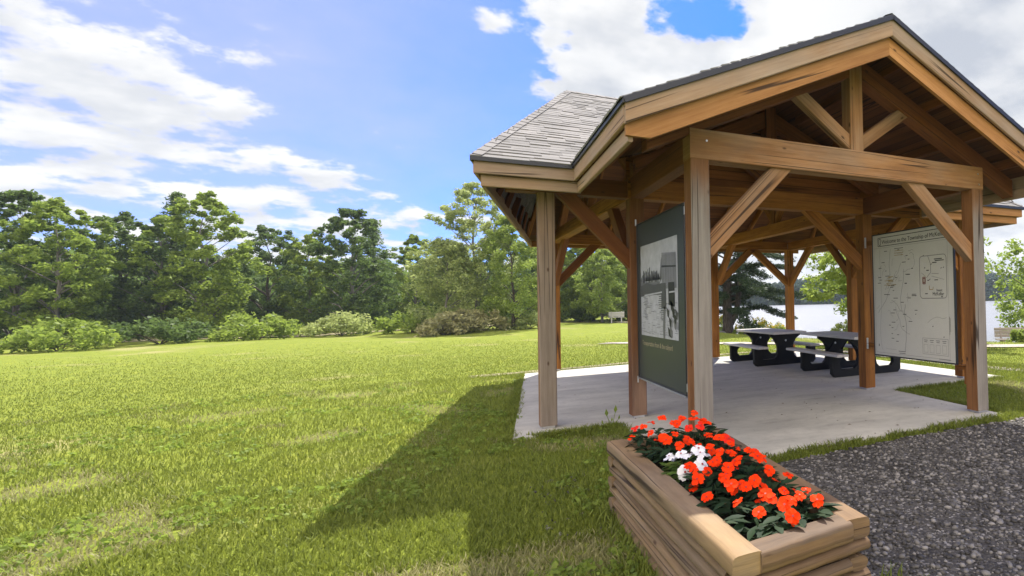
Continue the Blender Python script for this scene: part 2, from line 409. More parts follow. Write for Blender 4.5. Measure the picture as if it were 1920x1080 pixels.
def water_mat():
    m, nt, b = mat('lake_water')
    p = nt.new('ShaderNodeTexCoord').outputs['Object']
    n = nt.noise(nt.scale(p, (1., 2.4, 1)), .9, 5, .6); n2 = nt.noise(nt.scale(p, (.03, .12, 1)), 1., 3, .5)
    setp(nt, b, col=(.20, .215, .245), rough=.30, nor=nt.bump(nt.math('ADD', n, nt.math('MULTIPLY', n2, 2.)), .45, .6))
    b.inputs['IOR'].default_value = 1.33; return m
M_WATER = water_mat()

# ------------------------------------------------------------------ terrain, lake, slab, gravel, path
LAKE = np.array([(26, 80), (14.5, 50), (11.3, 34), (12.2, 21), (13.6, 14.3), (17.9, 9.2), (30, 4), (80, -22), (190, -80), (260, 20), (225, 95), (165, 140), (110, 168), (66, 186)], float)
def lake_sd(P):          # >0 inside the lake, distance in units
    x, y = P[:, 0], P[:, 1]; n = len(LAKE); dmin = np.full(len(P), 1e9); ins = np.zeros(len(P), bool)
    for i in range(n):
        a, b_ = LAKE[i], LAKE[(i+1) % n]; e = b_-a
        t = np.clip(((x-a[0])*e[0]+(y-a[1])*e[1])/(e@e), 0, 1)
        dmin = np.minimum(dmin, np.hypot(x-a[0]-t*e[0], y-a[1]-t*e[1]))
        c = ((a[1] > y) != (b_[1] > y)); xi = a[0]+(y-a[1])/(e[1] if e[1] else 1e-9)*e[0]
        ins ^= c & (x < xi)
    return np.where(ins, dmin, -dmin)
def ground_z(P):
    s = lake_sd(P); z = np.full(len(P), -.045)
    bank = np.clip((s+1.6)/1.6, 0, 1); z = z-.55*bank*bank*(3-2*bank)-np.clip(s, 0, 6)*.25
    r_ = np.hypot(P[:, 0]+2.25, P[:, 1]+5.84); ang = np.degrees(np.arctan2(P[:, 0]+2.25, P[:, 1]+5.84))
    far = np.clip((r_-205)/110, 0, 1)*np.clip((ang-8)/8, 0, 1)
    z += np.where(s < 0, far*far*(3-2*far)*(4.5+2.5*np.sin(ang*.16+1.2)+1.2*np.sin(ang*.41)), 0)
    und = np.clip((r_-14)/25, 0, 1)*np.clip(-s/6, 0, 1)
    z += und*(.10*np.sin(P[:, 0]*.21+1)*np.sin(P[:, 1]*.17)+.05*np.sin(P[:, 0]*.5+P[:, 1]*.4))
    return z
t = np.linspace(-1, 1, 231); ax = np.sinh(t*5.2)/np.sinh(5.2)*400
gx, gy = np.meshgrid(ax+5, ax+8); GP = np.stack([gx.ravel(), gy.ravel()], 1); gz = ground_z(GP)
n_ = len(ax); idx = np.arange(n_*n_).reshape(n_, n_)
gf = np.stack([idx[:-1, :-1], idx[:-1, 1:], idx[1:, 1:], idx[1:, :-1]], -1).reshape(-1, 4)
me = bpy.data.meshes.new('lawn'); me.from_pydata(np.column_stack([GP, gz]).tolist(), [], gf.tolist()); me.materials.append(M_LAWN)
me.polygons.foreach_set('use_smooth', [True]*len(me.polygons))
lawn = bpy.data.objects.new('lawn', me); COL.objects.link(lawn); struct(lawn)
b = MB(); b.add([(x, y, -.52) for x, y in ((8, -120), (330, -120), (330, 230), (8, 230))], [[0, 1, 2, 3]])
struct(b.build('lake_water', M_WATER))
slab = [(-.32, -.22), (4.86, -.25), (5.02, 2.36), (8.15, 2.36), (8.1, 10.35), (3.5, 10.25), (-.93, 9.75), (-1.72, 2.30), (-.30, 2.30)]
b = MB(); b.prism([(x, y, -.12) for x, y in slab], (0, 0, .12)); struct(b.build('concrete_slab', M_CONC))
def jag(poly, step, amp, seed):
    out = []; rr = random.Random(seed)
    for i in range(len(poly)):
        a, c = Vector(poly[i]), Vector(poly[(i+1) % len(poly)]); n = max(1, int((c-a).length/step))
        for k in range(n):
            q = a.lerp(c, k/n); out.append((q.x+rr.uniform(-amp, amp), q.y+rr.uniform(-amp, amp)))
    return out
GRAV = [(-.35, -7), (-.42, -3.2), (-.2, -1.2), (.35, -.50), (1.6, -.43), (3.2, -.38), (4.9, -.46), (6.3, -.2), (8, .1), (12, .2), (12, -7)]
b = MB(); b.add([(x, y, -.030) for x, y in jag(GRAV, .25, .06, 3)], [list(range(len(jag(GRAV, .25, .06, 3))))]); struct(b.build('gravel_path', M_GRAVEL))
def strip(name, pts, wid, z, m, seed=1):
    rr = random.Random(seed); L = []; Rr = []
    P = [Vector((*p, 0)) for p in pts]; Q = []
    for i in range(len(P)-1):
        for k in range(6): Q.append(P[i].lerp(P[i+1], k/6))
    Q.append(P[-1])
    for i, q in enumerate(Q):
        tt = (Q[min(i+1, len(Q)-1)]-Q[max(0, i-1)]).normalized(); nn = Vector((-tt.y, tt.x, 0))
        a, c = q+nn*wid*rr.uniform(.35, .6), q-nn*wid*rr.uniform(.35, .6)
        zs = ground_z(np.array([a[:2], c[:2]])); L.append((a.x, a.y, zs[0]+z)); Rr.append((c.x, c.y, zs[1]+z))
    n = len(Q); b = MB(); b.add(L+Rr, [[i, i+1, n+i+1, n+i] for i in range(n-1)]); return struct(b.build(name, m))
strip('footpath', [(3.2, 19.5), (6.5, 16.4), (9.2, 13.6), (11.5, 10.4), (14.5, 7.6), (20, 4), (30, 0)], 1.1, .035, M_PATH)
strip('gravel_verge', [(7.6, 11.6), (8.9, 10.2), (9.2, 7), (9.2, 4.4), (9.6, 2.6)], .55, .012, M_PATH, 4)
strip('footpath', [(-2.2, 10.2), (0, 10.45), (2.2, 10.8), (4, 11), (6.5, 11.2)], .42, .012, M_DIRT, 5)
strip('footpath', [(-40, 40), (-12, 45), (2, 47.5), (10, 46), (13, 40)], 3.4, .05, M_DIRT, 7)

# ------------------------------------------------------------------ the pavilion
W_, D_, ps = 4.573, 2.658, .23
HB, HT = 3.424, 3.773
pav = thing('timber_pavilion', 'open timber frame pavilion with gabled porch and grey shingle roof on a concrete slab', 'pavilion')
ZE, SL = 3.773, .46           # porch eave height (top of shingle) and slope
ZM, SM = 3.75, .61            # main eave, slope
UR = 2.40; EL, ER = -.92, 5.72; VF = -.72
RV = 6.28; RZ = ZM+SM*(RV-2.06)
HA, HBk, R1, R2, HC, HD = Vector((-2.17, 2.06, ZM)), Vector((-.80, 10.5, ZM)), Vector((-.35, RV, RZ)), Vector((6.75, RV, RZ)), Vector((8.55, 2.06, ZM)), Vector((8.45, 10.5, ZM))
def porch_z(u): return ZE+SL*(u-EL) if u < UR else ZE+SL*(ER-u)
def main_z(v): return ZM+SM*(v-2.06)
zr = porch_z(UR)
vv = lambda u: 2.06+(porch_z(u)-ZM)/SM
# posts
def post(x, y, m, top=HB):
    b = MB(); b.beam((x+ps/2, y+ps/2, .035), (x+ps/2, y+ps/2, top), ps, ps, (0, 1, 0), .010)
    o = b.build('post', m, pav)
    a = MB(); a.box((x+.03, y+.03, .0), (x+ps-.03, y+ps-.03, .034), bev=.002); a.build('post_base', M_STEEL, o)
    return o
post(0, 0, W_POST); post(W_, 0, W_POST)
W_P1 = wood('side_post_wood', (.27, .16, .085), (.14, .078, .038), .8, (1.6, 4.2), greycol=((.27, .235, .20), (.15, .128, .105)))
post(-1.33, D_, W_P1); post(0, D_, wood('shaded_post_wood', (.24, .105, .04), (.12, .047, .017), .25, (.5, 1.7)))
for q in ((W_, D_), (7.22, D_), (7.25, 6.55), (7.2, 9.9), (W_-.13, 9.9), (-.25, 9.85)): post(*q, W_IN)
def timber(name, p0, p1, wd, ht, m, **k):
    b = MB(); b.beam(p0, p1, wd, ht, **k); return b.build(name, m, pav)
hb2 = (HB+HT)/2
timber('tie_beam', (-.004, ps/2, hb2), (W_+ps+.004, ps/2, hb2), ps+.006, HT-HB, W_FRONT)
pl = .32
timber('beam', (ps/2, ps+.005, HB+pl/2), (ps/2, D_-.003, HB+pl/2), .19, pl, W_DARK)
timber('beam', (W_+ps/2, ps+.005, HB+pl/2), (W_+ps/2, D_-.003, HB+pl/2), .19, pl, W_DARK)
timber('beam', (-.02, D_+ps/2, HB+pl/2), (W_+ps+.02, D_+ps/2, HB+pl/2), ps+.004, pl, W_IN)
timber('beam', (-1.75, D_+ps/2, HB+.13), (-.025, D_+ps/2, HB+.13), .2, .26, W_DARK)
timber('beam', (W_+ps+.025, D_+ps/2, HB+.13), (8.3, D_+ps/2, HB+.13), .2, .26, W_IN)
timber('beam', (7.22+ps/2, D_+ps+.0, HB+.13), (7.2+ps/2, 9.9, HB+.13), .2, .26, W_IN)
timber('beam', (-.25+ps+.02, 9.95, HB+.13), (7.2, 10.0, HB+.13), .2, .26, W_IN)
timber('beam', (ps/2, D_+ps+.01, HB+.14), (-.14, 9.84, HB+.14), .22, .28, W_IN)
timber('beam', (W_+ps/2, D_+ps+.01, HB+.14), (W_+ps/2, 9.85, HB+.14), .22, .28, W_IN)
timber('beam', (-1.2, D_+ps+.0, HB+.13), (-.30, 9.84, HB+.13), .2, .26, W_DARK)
timber('beam', (-.7, 10.35, HB+.02), (7.9, 10.35, HB+.02), .05, .16, W_BARGE)
# braces
def brace(p0, p1, m, wd=.14, ht=.21, n0=None, n1=(0, 0, 1)):
    timber('brace', p0, p1, wd, ht, m, n0=n0, n1=n1, upv=(0, 0, 1))
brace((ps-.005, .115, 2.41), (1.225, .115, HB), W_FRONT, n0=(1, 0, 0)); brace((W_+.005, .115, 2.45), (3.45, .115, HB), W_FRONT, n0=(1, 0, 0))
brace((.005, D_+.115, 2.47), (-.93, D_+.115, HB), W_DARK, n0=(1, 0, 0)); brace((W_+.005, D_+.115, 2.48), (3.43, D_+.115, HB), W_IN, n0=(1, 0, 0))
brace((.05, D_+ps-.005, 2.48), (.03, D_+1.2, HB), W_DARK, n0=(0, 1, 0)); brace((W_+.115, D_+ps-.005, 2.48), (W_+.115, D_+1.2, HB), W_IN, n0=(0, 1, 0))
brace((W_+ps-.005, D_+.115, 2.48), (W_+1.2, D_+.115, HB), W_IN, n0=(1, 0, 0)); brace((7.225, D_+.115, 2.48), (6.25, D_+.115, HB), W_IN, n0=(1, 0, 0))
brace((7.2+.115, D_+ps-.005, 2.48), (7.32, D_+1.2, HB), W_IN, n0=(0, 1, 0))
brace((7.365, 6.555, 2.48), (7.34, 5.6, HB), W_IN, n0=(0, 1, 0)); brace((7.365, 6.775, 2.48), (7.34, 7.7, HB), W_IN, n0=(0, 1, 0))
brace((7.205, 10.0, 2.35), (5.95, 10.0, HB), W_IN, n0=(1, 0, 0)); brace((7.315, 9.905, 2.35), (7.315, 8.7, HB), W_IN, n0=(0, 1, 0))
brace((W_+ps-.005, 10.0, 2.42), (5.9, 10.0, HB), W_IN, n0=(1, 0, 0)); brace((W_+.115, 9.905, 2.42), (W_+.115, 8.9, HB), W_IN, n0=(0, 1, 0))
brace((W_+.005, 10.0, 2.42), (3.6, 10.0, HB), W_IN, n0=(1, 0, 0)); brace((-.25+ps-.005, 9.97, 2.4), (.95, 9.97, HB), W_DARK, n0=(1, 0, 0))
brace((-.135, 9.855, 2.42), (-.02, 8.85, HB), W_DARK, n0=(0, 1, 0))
# porch trusses
def truss(v, m1, m2, m3, wd=.2, base=HT):
    vc = v+.115; off = .36
    for sg in (-1, 1):
        e = EL+.42 if sg < 0 else ER-.20
        if v > 1: e = EL+.95 if sg < 0 else ER-.95
        p_e = Vector((e, vc, porch_z(e)-off)); p_r = Vector((UR+sg*.11, vc, porch_z(UR+sg*.11)-off))
        b = MB(); b.beam(p_e, p_r, wd, .25, n0=(1, 0, 0), n1=(1, 0, 0)); b.build('rafter', m2, pav)
    timber('king_post', (UR, vc, base), (UR, vc, zr-.19), .21, .2, m1, upv=(0, 1, 0))
    for sg in (-1, 1):
        u1 = UR+sg*.86
        timber('strut', (UR+sg*.10, vc, base+.12), (u1, vc, porch_z(u1)-off-.13), .13, .17, m3, n0=(1, 0, 0), n1=(sg*SL, 0, 1))
truss(0, W_FRONT, W_DARK, W_FRONT); truss(D_-.31, W_DARK, W_DARK, W_DARK, .14, HB+pl)
# boarding of the inner gable
z0 = HB+pl+.002; pts = [(EL+.9, z0), (ER-.9, z0), (ER-.9, porch_z(ER-.9)-.13), (UR, zr-.13), (EL+.9, porch_z(EL+.9)-.13)]
b = MB(); b.prism([(u, D_+.10, z) for u, z in pts], (0, .04, 0), ua=(1, 0, 0), ub=(0, 0, 1)); b.build('gable_boarding', W_WALL, pav)
# main-hall trusses along v
def htruss(u0, u1):
    f = lambda v: u0+(u1-u0)*(v-2.9)/7
    zb = HB+.28
    for sg in (-1, 1):
        ve = 2.35 if sg < 0 else 10.2
        p0 = Vector((f(ve), ve, RZ-SM*abs(RV-ve)-.30)); p1 = Vector((f(RV), RV+sg*.1, RZ-SM*.1-.30))
        timber('rafter', p0, p1, .16, .22, W_IN, n1=(0, 1, 0))
        v1 = RV+sg*1.35
        timber('strut', (f(RV), RV+sg*.1, zb+.12), (f(v1), v1, RZ-SM*1.35-.42), .13, .16, W_IN, n0=(0, 1, 0))
    timber('king_post', (f(RV), RV, zb), (f(RV), RV, RZ-.22), .2, .2, W_IN, upv=(0, 1, 0))
htruss(ps/2, .02); htruss(W_+ps/2, W_+ps/2)
timber('ridge_beam', (R1.x-.1, RV, RZ-.28), (R2.x+.1, RV, RZ-.28), .12, .26, W_IN)
for u in np.arange(.75, 6.6, .62):
    if abs(u-W_) < .35: continue
    vs_ = 2.9; hip = max(0, (u-R2.x)/(HC.x-R2.x))
    timber('rafter', (u, vs_, main_z(vs_)-.17), (u, RV-.07-hip*4, main_z(RV-.07-hip*4)-.17), .06, .17, W_IN)
    timber('rafter', (u, 10.25, RZ-SM*(10.25-RV)-.17), (u, RV+.07+hip*4, RZ-SM*(.07+hip*4)-.17), .06, .17, W_IN)
for P_, Q_ in ((HA, R1), (HBk, R1), (HC, R2), (HD, R2)):
    timber('rafter', P_.lerp(Q_, .05)+Vector((0, 0, -.20)), Q_+Vector((0, 0, -.24)), .09, .2, W_IN)
# jack rafters / lookouts under the left eave and porch overhang
for k in range(7):
    f = .08+k*.14; e = HA.lerp(HBk, f); d = (R1-HA.lerp(HBk, .5)); d.normalize()
    timber('lookout', e+Vector((.06, 0, -.20)), e+(R1-e)*.16+Vector((0, 0, -.20)), .05, .12, W_DARK)
for k in range(4):
    u = -1.95+k*.36
    vq = 2.14+(u-HA.x)*1.1; timber('lookout', (u, 2.14, main_z(2.14)-.19), (u, vq, main_z(vq)-.19), .05, .12, W_DARK)
for sg in (-1, 1):
    for k in range(4):
        u = UR+sg*(.5+k*.78); z = porch_z(u)-.155
        timber('lookout', (u, VF+.12, z), (u, 2.3, z), .09, .14, W_DARK)
# fascias
sl_n = Vector((0, 0, 1))
for sg in (-1, 1):
    e = EL if sg < 0 else ER
    pe, pr = Vector((e, VF+.02, porch_z(e)-.17)), Vector((UR, VF+.02, zr-.17))
    timber('fascia', pe, pr, .045, .21, W_FASCIA, n0=(1, 0, 0), n1=(1, 0, 0))
    e2 = e-sg*.02
    pe, pr = Vector((e2, VF+.085, porch_z(e2)-.385)), Vector((UR, VF+.085, zr-.385))
    b = MB(); lo = .105; hi = .105; cut = .24
    prof = [(e2, porch_z(e2)-.28), (UR, zr-.28), (UR, zr-.50), (e2-sg*cut, porch_z(e2-sg*cut)-.50), (e2, porch_z(e2)-.39)]
    b.prism([(u, VF+.065, z) for u, z in prof], (0, .05, 0), ua=Vector((1, 0, -sg*SL)).normalized(), ub=Vector((sg*SL, 0, 1)).normalized()); b.build('barge_board', W_BARGE, pav)
    # porch eaves running back to the valley
    timber('fascia', (e+sg*.022-sg*.04, VF+.045, ZE-.17), (e-sg*.018, 2.085, ZE-.17), .045, .21, W_FASCIA, n0=(0, 1, 0))
    timber('fascia', (e-sg*.075, VF+.118, ZE-.35), (e-sg*.075, 2.135, ZE-.35), .05, .15, W_FASCIA)
zf = ZM-.15
timber('fascia', (HA.x+.02, 2.085, zf), (EL, 2.085, zf), .045, .21, W_FASCIA)
timber('fascia', (HA.x+.11, 2.165, zf-.175), (EL+.1, 2.165, zf-.175), .05, .155, W_FASCIA)
timber('fascia', (ER, 2.085, zf), (HC.x-.02, 2.085, zf), .045, .21, W_BARGE)
timber('fascia', (ER-.1, 2.165, zf-.175), (HC.x-.1, 2.165, zf-.175), .05, .155, W_BARGE)
for A_, B_, ox in ((HA, HBk, .03), (HC, HD, -.03)):
    timber('fascia', A_+Vector((ox, .03, -.15)), B_+Vector((ox, -.03, -.15)), .045, .21, W_FASCIA)
    timber('fascia', A_+Vector((ox*4, .1, -.325)), B_+Vector((ox*4, -.1, -.325)), .05, .155, W_FASCIA)
timber('fascia', HBk+Vector((.02, -.03, -.15)), HD+Vector((-.02, -.03, -.15)), .045, .21, W_FASCIA)
# roof decks and shingles
def deck(poly, upslope):
    along = Vector((upslope[1], -upslope[0], 0)).normalized(); us = Vector(upslope).normalized()
    b = MB(); b.prism([Vector(p)+Vector((0, 0, -.085)) for p in poly], (0, 0, .05), ua=along, ub=us); return b.build('roof_deck', W_DECK, pav)
def shingles(eave0, eave1, us, left, right, length, expo=.128, drip=True, seed=1):
    """courses from the eave up; left(d)/right(d) = limits along eave0->eave1 at slope distance d"""
    rr = random.Random(seed); b = MB(); e0 = Vector(eave0); al = (Vector(eave1)-e0).normalized(); us = Vector(us).normalized(); n = us.cross(al)
    if n.z < 0: n = -n
    d = -.03; row = 0
    while d < length-.02:
        de = min(length, d+expo*1.25); lo, hi = left(max(d, 0)), right(max(d, 0)); lo2, hi2 = left(de), right(de)
        x = lo-rr.uniform(0, .25)
        while x < hi:
            wd = rr.uniform(.16, .42); a, c = max(x, lo), min(x+wd, hi); a2, c2 = max(a, min(lo2, c)), min(c, max(hi2, a))
            if c-a > .02:
                th = rr.choice((.008, .010, .016, .019)); dd = d+rr.uniform(-.006, .006)
                p = [e0+al*a+us*dd, e0+al*c+us*dd, e0+al*c2+us*de, e0+al*a2+us*de]
                q = [p[0]+n*th, p[1]+n*th, p[2]+n*.003, p[3]+n*.003]; p = [v-n*.004 for v in p]
                b.add(p+q, [[4, 5, 6, 7], [0, 1, 5, 4], [0, 4, 7, 3], [1, 2, 6, 5]])
            x += wd
        d += expo; row += 1
    return b.build('shingle_roof', M_SHINGLE, pav)
lenp = math.hypot(UR-EL, zr-ZE); cs = (UR-EL)/lenp; drop = Vector((0, 0, -.03))
vlim = lambda d: vv(EL+d*cs)-VF
LO = Vector((0, 0, -.032))
shingles(Vector((EL-.02, VF-.02, ZE-.01))+LO, Vector((EL-.02, 3, ZE-.01))+LO, (1, 0, SL), lambda d: 0, lambda d: vlim(d)+.02, lenp+.02, seed=2)
shingles(Vector((ER+.02, VF-.02, ZE-.01))+LO, Vector((ER+.02, 3, ZE-.01))+LO, (-1, 0, SL), lambda d: 0, lambda d: vlim(d)+.02, lenp+.02, seed=3)
deck([(EL, VF+.03, ZE), (EL, vv(EL), ZE), (UR, vv(UR), zr), (UR, VF+.03, zr)], (1, 0, SL))
deck([(ER, VF+.03, ZE), (UR, VF+.03, zr), (UR, vv(UR), zr), (ER, vv(EL), ZE)], (-1, 0, SL))
lm = math.hypot(RV-2.06, RZ-ZM); cm = (RV-2.06)/lm
def valL(d): v = 2.06+d*cm; return EL+(main_z(v)-ZE)/SL
ve = 2.06+(zr-ZM)/SM
hipL = lambda v: HA.x+(R1.x-HA.x)*(v-2.06)/(RV-2.06); hipR = lambda v: HC.x+(R2.x-HC.x)*(v-2.06)/(RV-2.06)
shingles((0, 2.05, ZM-.035), (1, 2.05, ZM-.035), (0, 1, SM), lambda d: hipL(2.06+d*cm)-.03, lambda d: valL(d) if valL(d) < UR else hipR(2.06+d*cm), lm, seed=4)
shingles((0, 2.05, ZM-.035), (1, 2.05, ZM-.035), (0, 1, SM), lambda d: 2*UR-valL(d), lambda d: hipR(2.06+d*cm)+.03, (ve-2.06)/cm, seed=5)
mz = lambda u, v: (u, v, main_z(v))
deck([mz(HA.x, 2.06), mz(EL, 2.06), mz(UR, ve), R1.lerp(R2, .42), R1], (0, 1, SM))
deck([mz(ER, 2.06), mz(HC.x, 2.06), R2, R1.lerp(R2, .42), mz(UR, ve)], (0, 1, SM))
deck([HA, R1, HBk], (R1.x-HA.x, 0, RZ-ZM)); deck([HC, HD, R2], (-1, 0, 1)); deck([HBk, R1, R2, HD], (0, -1, SM))
us = (R1-HA.lerp(HBk, .5)); ll = us.length; el = (HBk-HA).length
shingles(HA+LO*1.9+Vector((.03, .02, 0)), HBk+LO*1.9+Vector((.03, -.02, 0)), us, lambda d: d/ll*el*.5, lambda d: el*(1-d/ll*.5), ll, seed=6)
us = (R2-HC.lerp(HD, .5)); ll2 = us.length; el2 = (HD-HC).length
shingles(HC+LO, HD+LO, us, lambda d: d/ll2*el2*.5, lambda d: el2*(1-d/ll2*.5), ll2, seed=7)
shingles(HBk+LO, HD+LO, (0, -1, SM), lambda d: d/lm*.45, lambda d: (HD-HBk).length-d/lm*1.8, lm, expo=.25, seed=8)
pr0, pr1 = Vector((UR, VF, zr)), Vector((UR, ve, zr))
for A_, B_, P1, P2 in ((HA, R1, HC, HBk), (HC, R2, HA, HD), (R1, R2, HA, HBk), (HBk, R1, HD, HA), (HD, R2, HBk, HC), (pr0, pr1, Vector((EL, VF, ZE)), Vector((ER, VF, ZE)))):
    b = MB(); n = max(3, int((B_-A_).length/.2)); ab = (B_-A_).normalized(); sides = []
    for P_ in (P1, P2):
        q = P_-A_; q = q-ab*q.dot(ab); sides.append(q.normalized()*.12)
    upn = -(sides[0]+sides[1]).normalized()*.004+Vector((0, 0, -.012))
    for i in range(n):
        p, q = A_.lerp(B_, i/n)+upn, A_.lerp(B_, min(1, (i+1.1)/n))+upn
        for sv in sides: b.add([p+Vector((0, 0, .008)), q, q+sv, p+sv+Vector((0, 0, .008))], [[0, 1, 2, 3]])
    b.build('ridge_cap', M_SHINGLE, pav)
def drip(p0, p1):
    timber('drip_edge', p0, p1, .02, .06, M_DRIP, bev=.003)
for sg, e in ((-1, EL), (1, ER)):
    drip((e+sg*.015, VF-.02, ZE-.075), (UR, VF-.02, zr-.06)); drip((e+sg*.02, VF-.02, ZE-.07), (e+sg*.02, 2.04, ZE-.07))
drip((HA.x-.02, 2.03, ZM-.07), (EL-.03, 2.03, ZM-.07)); drip((ER+.03, 2.03, ZM-.07), (HC.x+.02, 2.03, ZM-.07))
drip(HA+Vector((-.02, -.02, -.07)), HBk+Vector((-.02, .02, -.07))); drip(HC+Vector((.02, -.02, -.07)), HD+Vector((.02, .02, -.07)))
# bolt heads
b = MB()
for x, y, z in ((.2, -.006, 3.64), (W_+.12, -.006, 3.66), (W_+.14, -.006, 3.50)):
    b.tube([(x, y+.004, z), (x, y-.008, z)], [.014, .012], 8)
b.build('bolt', M_STEEL, pav)

# ------------------------------------------------------------------ display panels
def text(s, size, m, parent, loc, name='lettering', align='LEFT', sx=1.):
    c = bpy.data.curves.new(name, 'FONT'); c.body = s; c.size = size; c.align_x = align; c.extrude = .0006; c.materials.append(m)
    o = bpy.data.objects.new(name, c); COL.objects.link(o)
    bpy.context.view_layer.update()
    me = bpy.data.meshes.new_from_object(o.evaluated_get(bpy.context.evaluated_depsgraph_get()))
    bpy.data.objects.remove(o); bpy.data.curves.remove(c)
    # lettering stands in the panel plane: reading direction -y, face towards -x
    Mx = Matrix(((0, 0, -1, loc[0]), (-sx, 0, 0, loc[1]), (0, 1, 0, loc[2]), (0, 0, 0, 1)))
    me.transform(Mx); me.name = name
    o = bpy.data.objects.new(name, me); COL.objects.link(o); o.parent = parent; return o
PX = .10
p1 = thing('information_panel', 'dark green panel with an old mill photograph, hung on the porch left side', 'display panel')
y0, y1, za, zb = .53, 2.60, .66, 2.985
b = MB(); b.box((PX, y0, za), (PX+.02, y1, zb), bev=.002, axis=1); b.build('board', M_PANELGREEN, p1)
def frame(par, x, y0, y1, za, zb, t_, m):
    b = MB()
    b.box((x-.012, y0-t_, za-t_), (x+.03, y0, zb+t_), bev=.003); b.box((x-.012, y1, za-t_), (x+.03, y1+t_, zb+t_), bev=.003)
    b.box((x-.012, y0, za-t_), (x+.03, y1, za), bev=.003, axis=1); b.box((x-.012, y0, zb), (x+.03, y1, zb+t_), bev=.003, axis=1)
    return b.build('frame', m, par)
frame(p1, PX, y0, y1, za, zb, .02, M_FRAME)
b = MB()
b.box((PX+.001, y0-.06, za-.02), (PX+.025, y0-.022, zb+.02), bev=.003); b.box((PX-.01, y0, za-.045), (PX+.02, y1, za-.022), bev=.003, axis=1)
b.build('edge_trim', M_STEEL, p1)
py0, py1, pz0, pz1 = .77, 2.43, 1.30, 2.64          # photograph: left side is at large v
b = MB()
def quad2(poly, mi, lift):
    b.add([(PX-.002-lift, py1-s*(py1-py0), pz0+t_*(pz1-pz0)) for s, t_ in poly], [list(range(len(poly)))[::-1]], mi=mi)
quad2([(0, 0), (1, 0), (1, 1), (0, 1)], 0, .001)
rr = random.Random(5)
sk = [(0, .46), (0, .62)]
for i in range(12): sk.append((.04+i*.045, .62+rr.uniform(-.05, .10)))
quad2(sk+[(.6, .46)], 2, .002)
quad2([(0, .43), (.62, .45), (.62, .56), (.4, .55), (.2, .58), (0, .55)], 3, .003)
for i in range(7):
    x = .08+i*.06; hgt = rr.uniform(.1, .2); quad2([(x, .58), (x+.035, .58), (x+.03, .58+hgt), (x+.005, .58+hgt*.9)], rr.choice((1, 4, 0, 3)), .004)
quad2([(.55, .55), (.63, .62), (.64, .86), (.60, .80), (.57, .68)], 2, .004)
quad2([(.62, .50), (.98, .50), (.97, .84), (.62, .87)], 1, .005)
quad2([(.62, .72), (.97, .70), (.97, .715), (.62, .74)], 4, .006)
for i in range(5): quad2([(.65+i*.065, .57), (.665+i*.065, .57), (.665+i*.065, .70), (.65+i*.065, .71)], 2, .006)
quad2([(.60, .30), (.72, .30), (.72, .56), (.60, .56)], 3, .006); quad2([(.78, .34), (.93, .32), (.93, .56), (.78, .56)], 4, .006)
quad2([(.12, .435), (.62, .46), (.62, .475), (.12, .45)], 0, .007); quad2([(.80, .455), (.97, .46), (.97, .475), (.80, .47)], 0, .007)
for i in range(16):
    z = .42-i*.016; wd = rr.uniform(.05, .12); x = .12+rr.uniform(-.03, .03); quad2([(x, z), (x+wd, z), (x+wd, z+.006), (x, z+.006)], 2, .004)
for i in range(14):
    z = .44-i*.02; x = .5+i*.006+rr.uniform(-.03, .03); quad2([(x, z), (.66, z), (.66, z+.008), (x, z+.009)], rr.choice((2, 3)), .004)
quad2([(.68, 0), (.70, .32), (.66, .32), (.63, .12), (.64, 0)], 2, .006)
for i in range(14):
    x = .74+rr.uniform(0, .22); z = rr.uniform(.02, .3); quad2([(x, z), (x+rr.uniform(.02, .07), z-.02), (x+.05, z+.05), (x-.02, z+.09)], rr.choice((1, 2, 3, 4)), .005+i*.0001)
for i in range(60):
    x = rr.uniform(.01, .60); hgt = rr.uniform(.02, .07)*(1.6 if rr.random() < .2 else 1); quad2([(x, .60), (x+.02, .60), (x+.012, .60+hgt), (x+.006, .60+hgt)], rr.choice((2, 3, 3)), .0045)
for i in range(90):
    x, z = rr.uniform(.02, .95), rr.uniform(.02, .43); wd = rr.uniform(.03, .12); quad2([(x, z), (min(.99, x+wd), z), (min(.99, x+wd), z+.004), (x, z+.005)], rr.choice((1, 1, 2)), .0035)
for i in range(26):
    x = .625+i*.0135; quad2([(x, .50), (x+.004, .50), (x+.004, .84), (x, .85)], rr.choice((2, 2, 3)), .0055)
b.build('photo_print', GREYS, p1)
text('Transportation from & the railyard', .098, M_GOLD, p1, (PX-.002, 2.40, 1.155))
def brackets(par, x, ys, zs, m_wood):
    for y in ys:
        for z in zs:
            b = MB(); b.box((x-.02, y-.02, z-.05), (x+.0, y+.02, z+.05), bev=.003); b.build('bracket', M_STEEL, par)
brackets(p1, PX-.0, (2.66,), (.60, 3.04), None); brackets(p1, PX, (.46,), (.75, 2.9), None)
PX2 = 4.62
p2 = thing('information_panel', 'white township map panel with small inset map, hung on the porch right side', 'display panel')
y0, y1, za, zb = .455, 2.42, .715, 2.965
b = MB(); b.box((PX2, y0, za), (PX2+.02, y1, zb), bev=.002, axis=1); b.build('board', M_MAPWHITE, p2)
frame(p2, PX2, y0, y1, za, zb, .022, M_FRAME)
brackets(p2, PX2-.07, (2.55,), (.86, .97, 2.80, 2.90), None)
b = MB(); b.box((PX2+.04, .23, .62), (PX2+.10, .45, .70)); b.box((PX2+.04, .23, .40), (PX2+.12, .34, .62)); b.box((PX2+.02, 2.425, .84), (PX2+.10, 2.655, .92)); b.box((PX2+.02, 2.425, 2.8), (PX2+.10, 2.655, 2.88))
b.build('support_block', W_IN, p2)
mw, mh = y1-y0, zb-za
b = MB(); lay = [0]
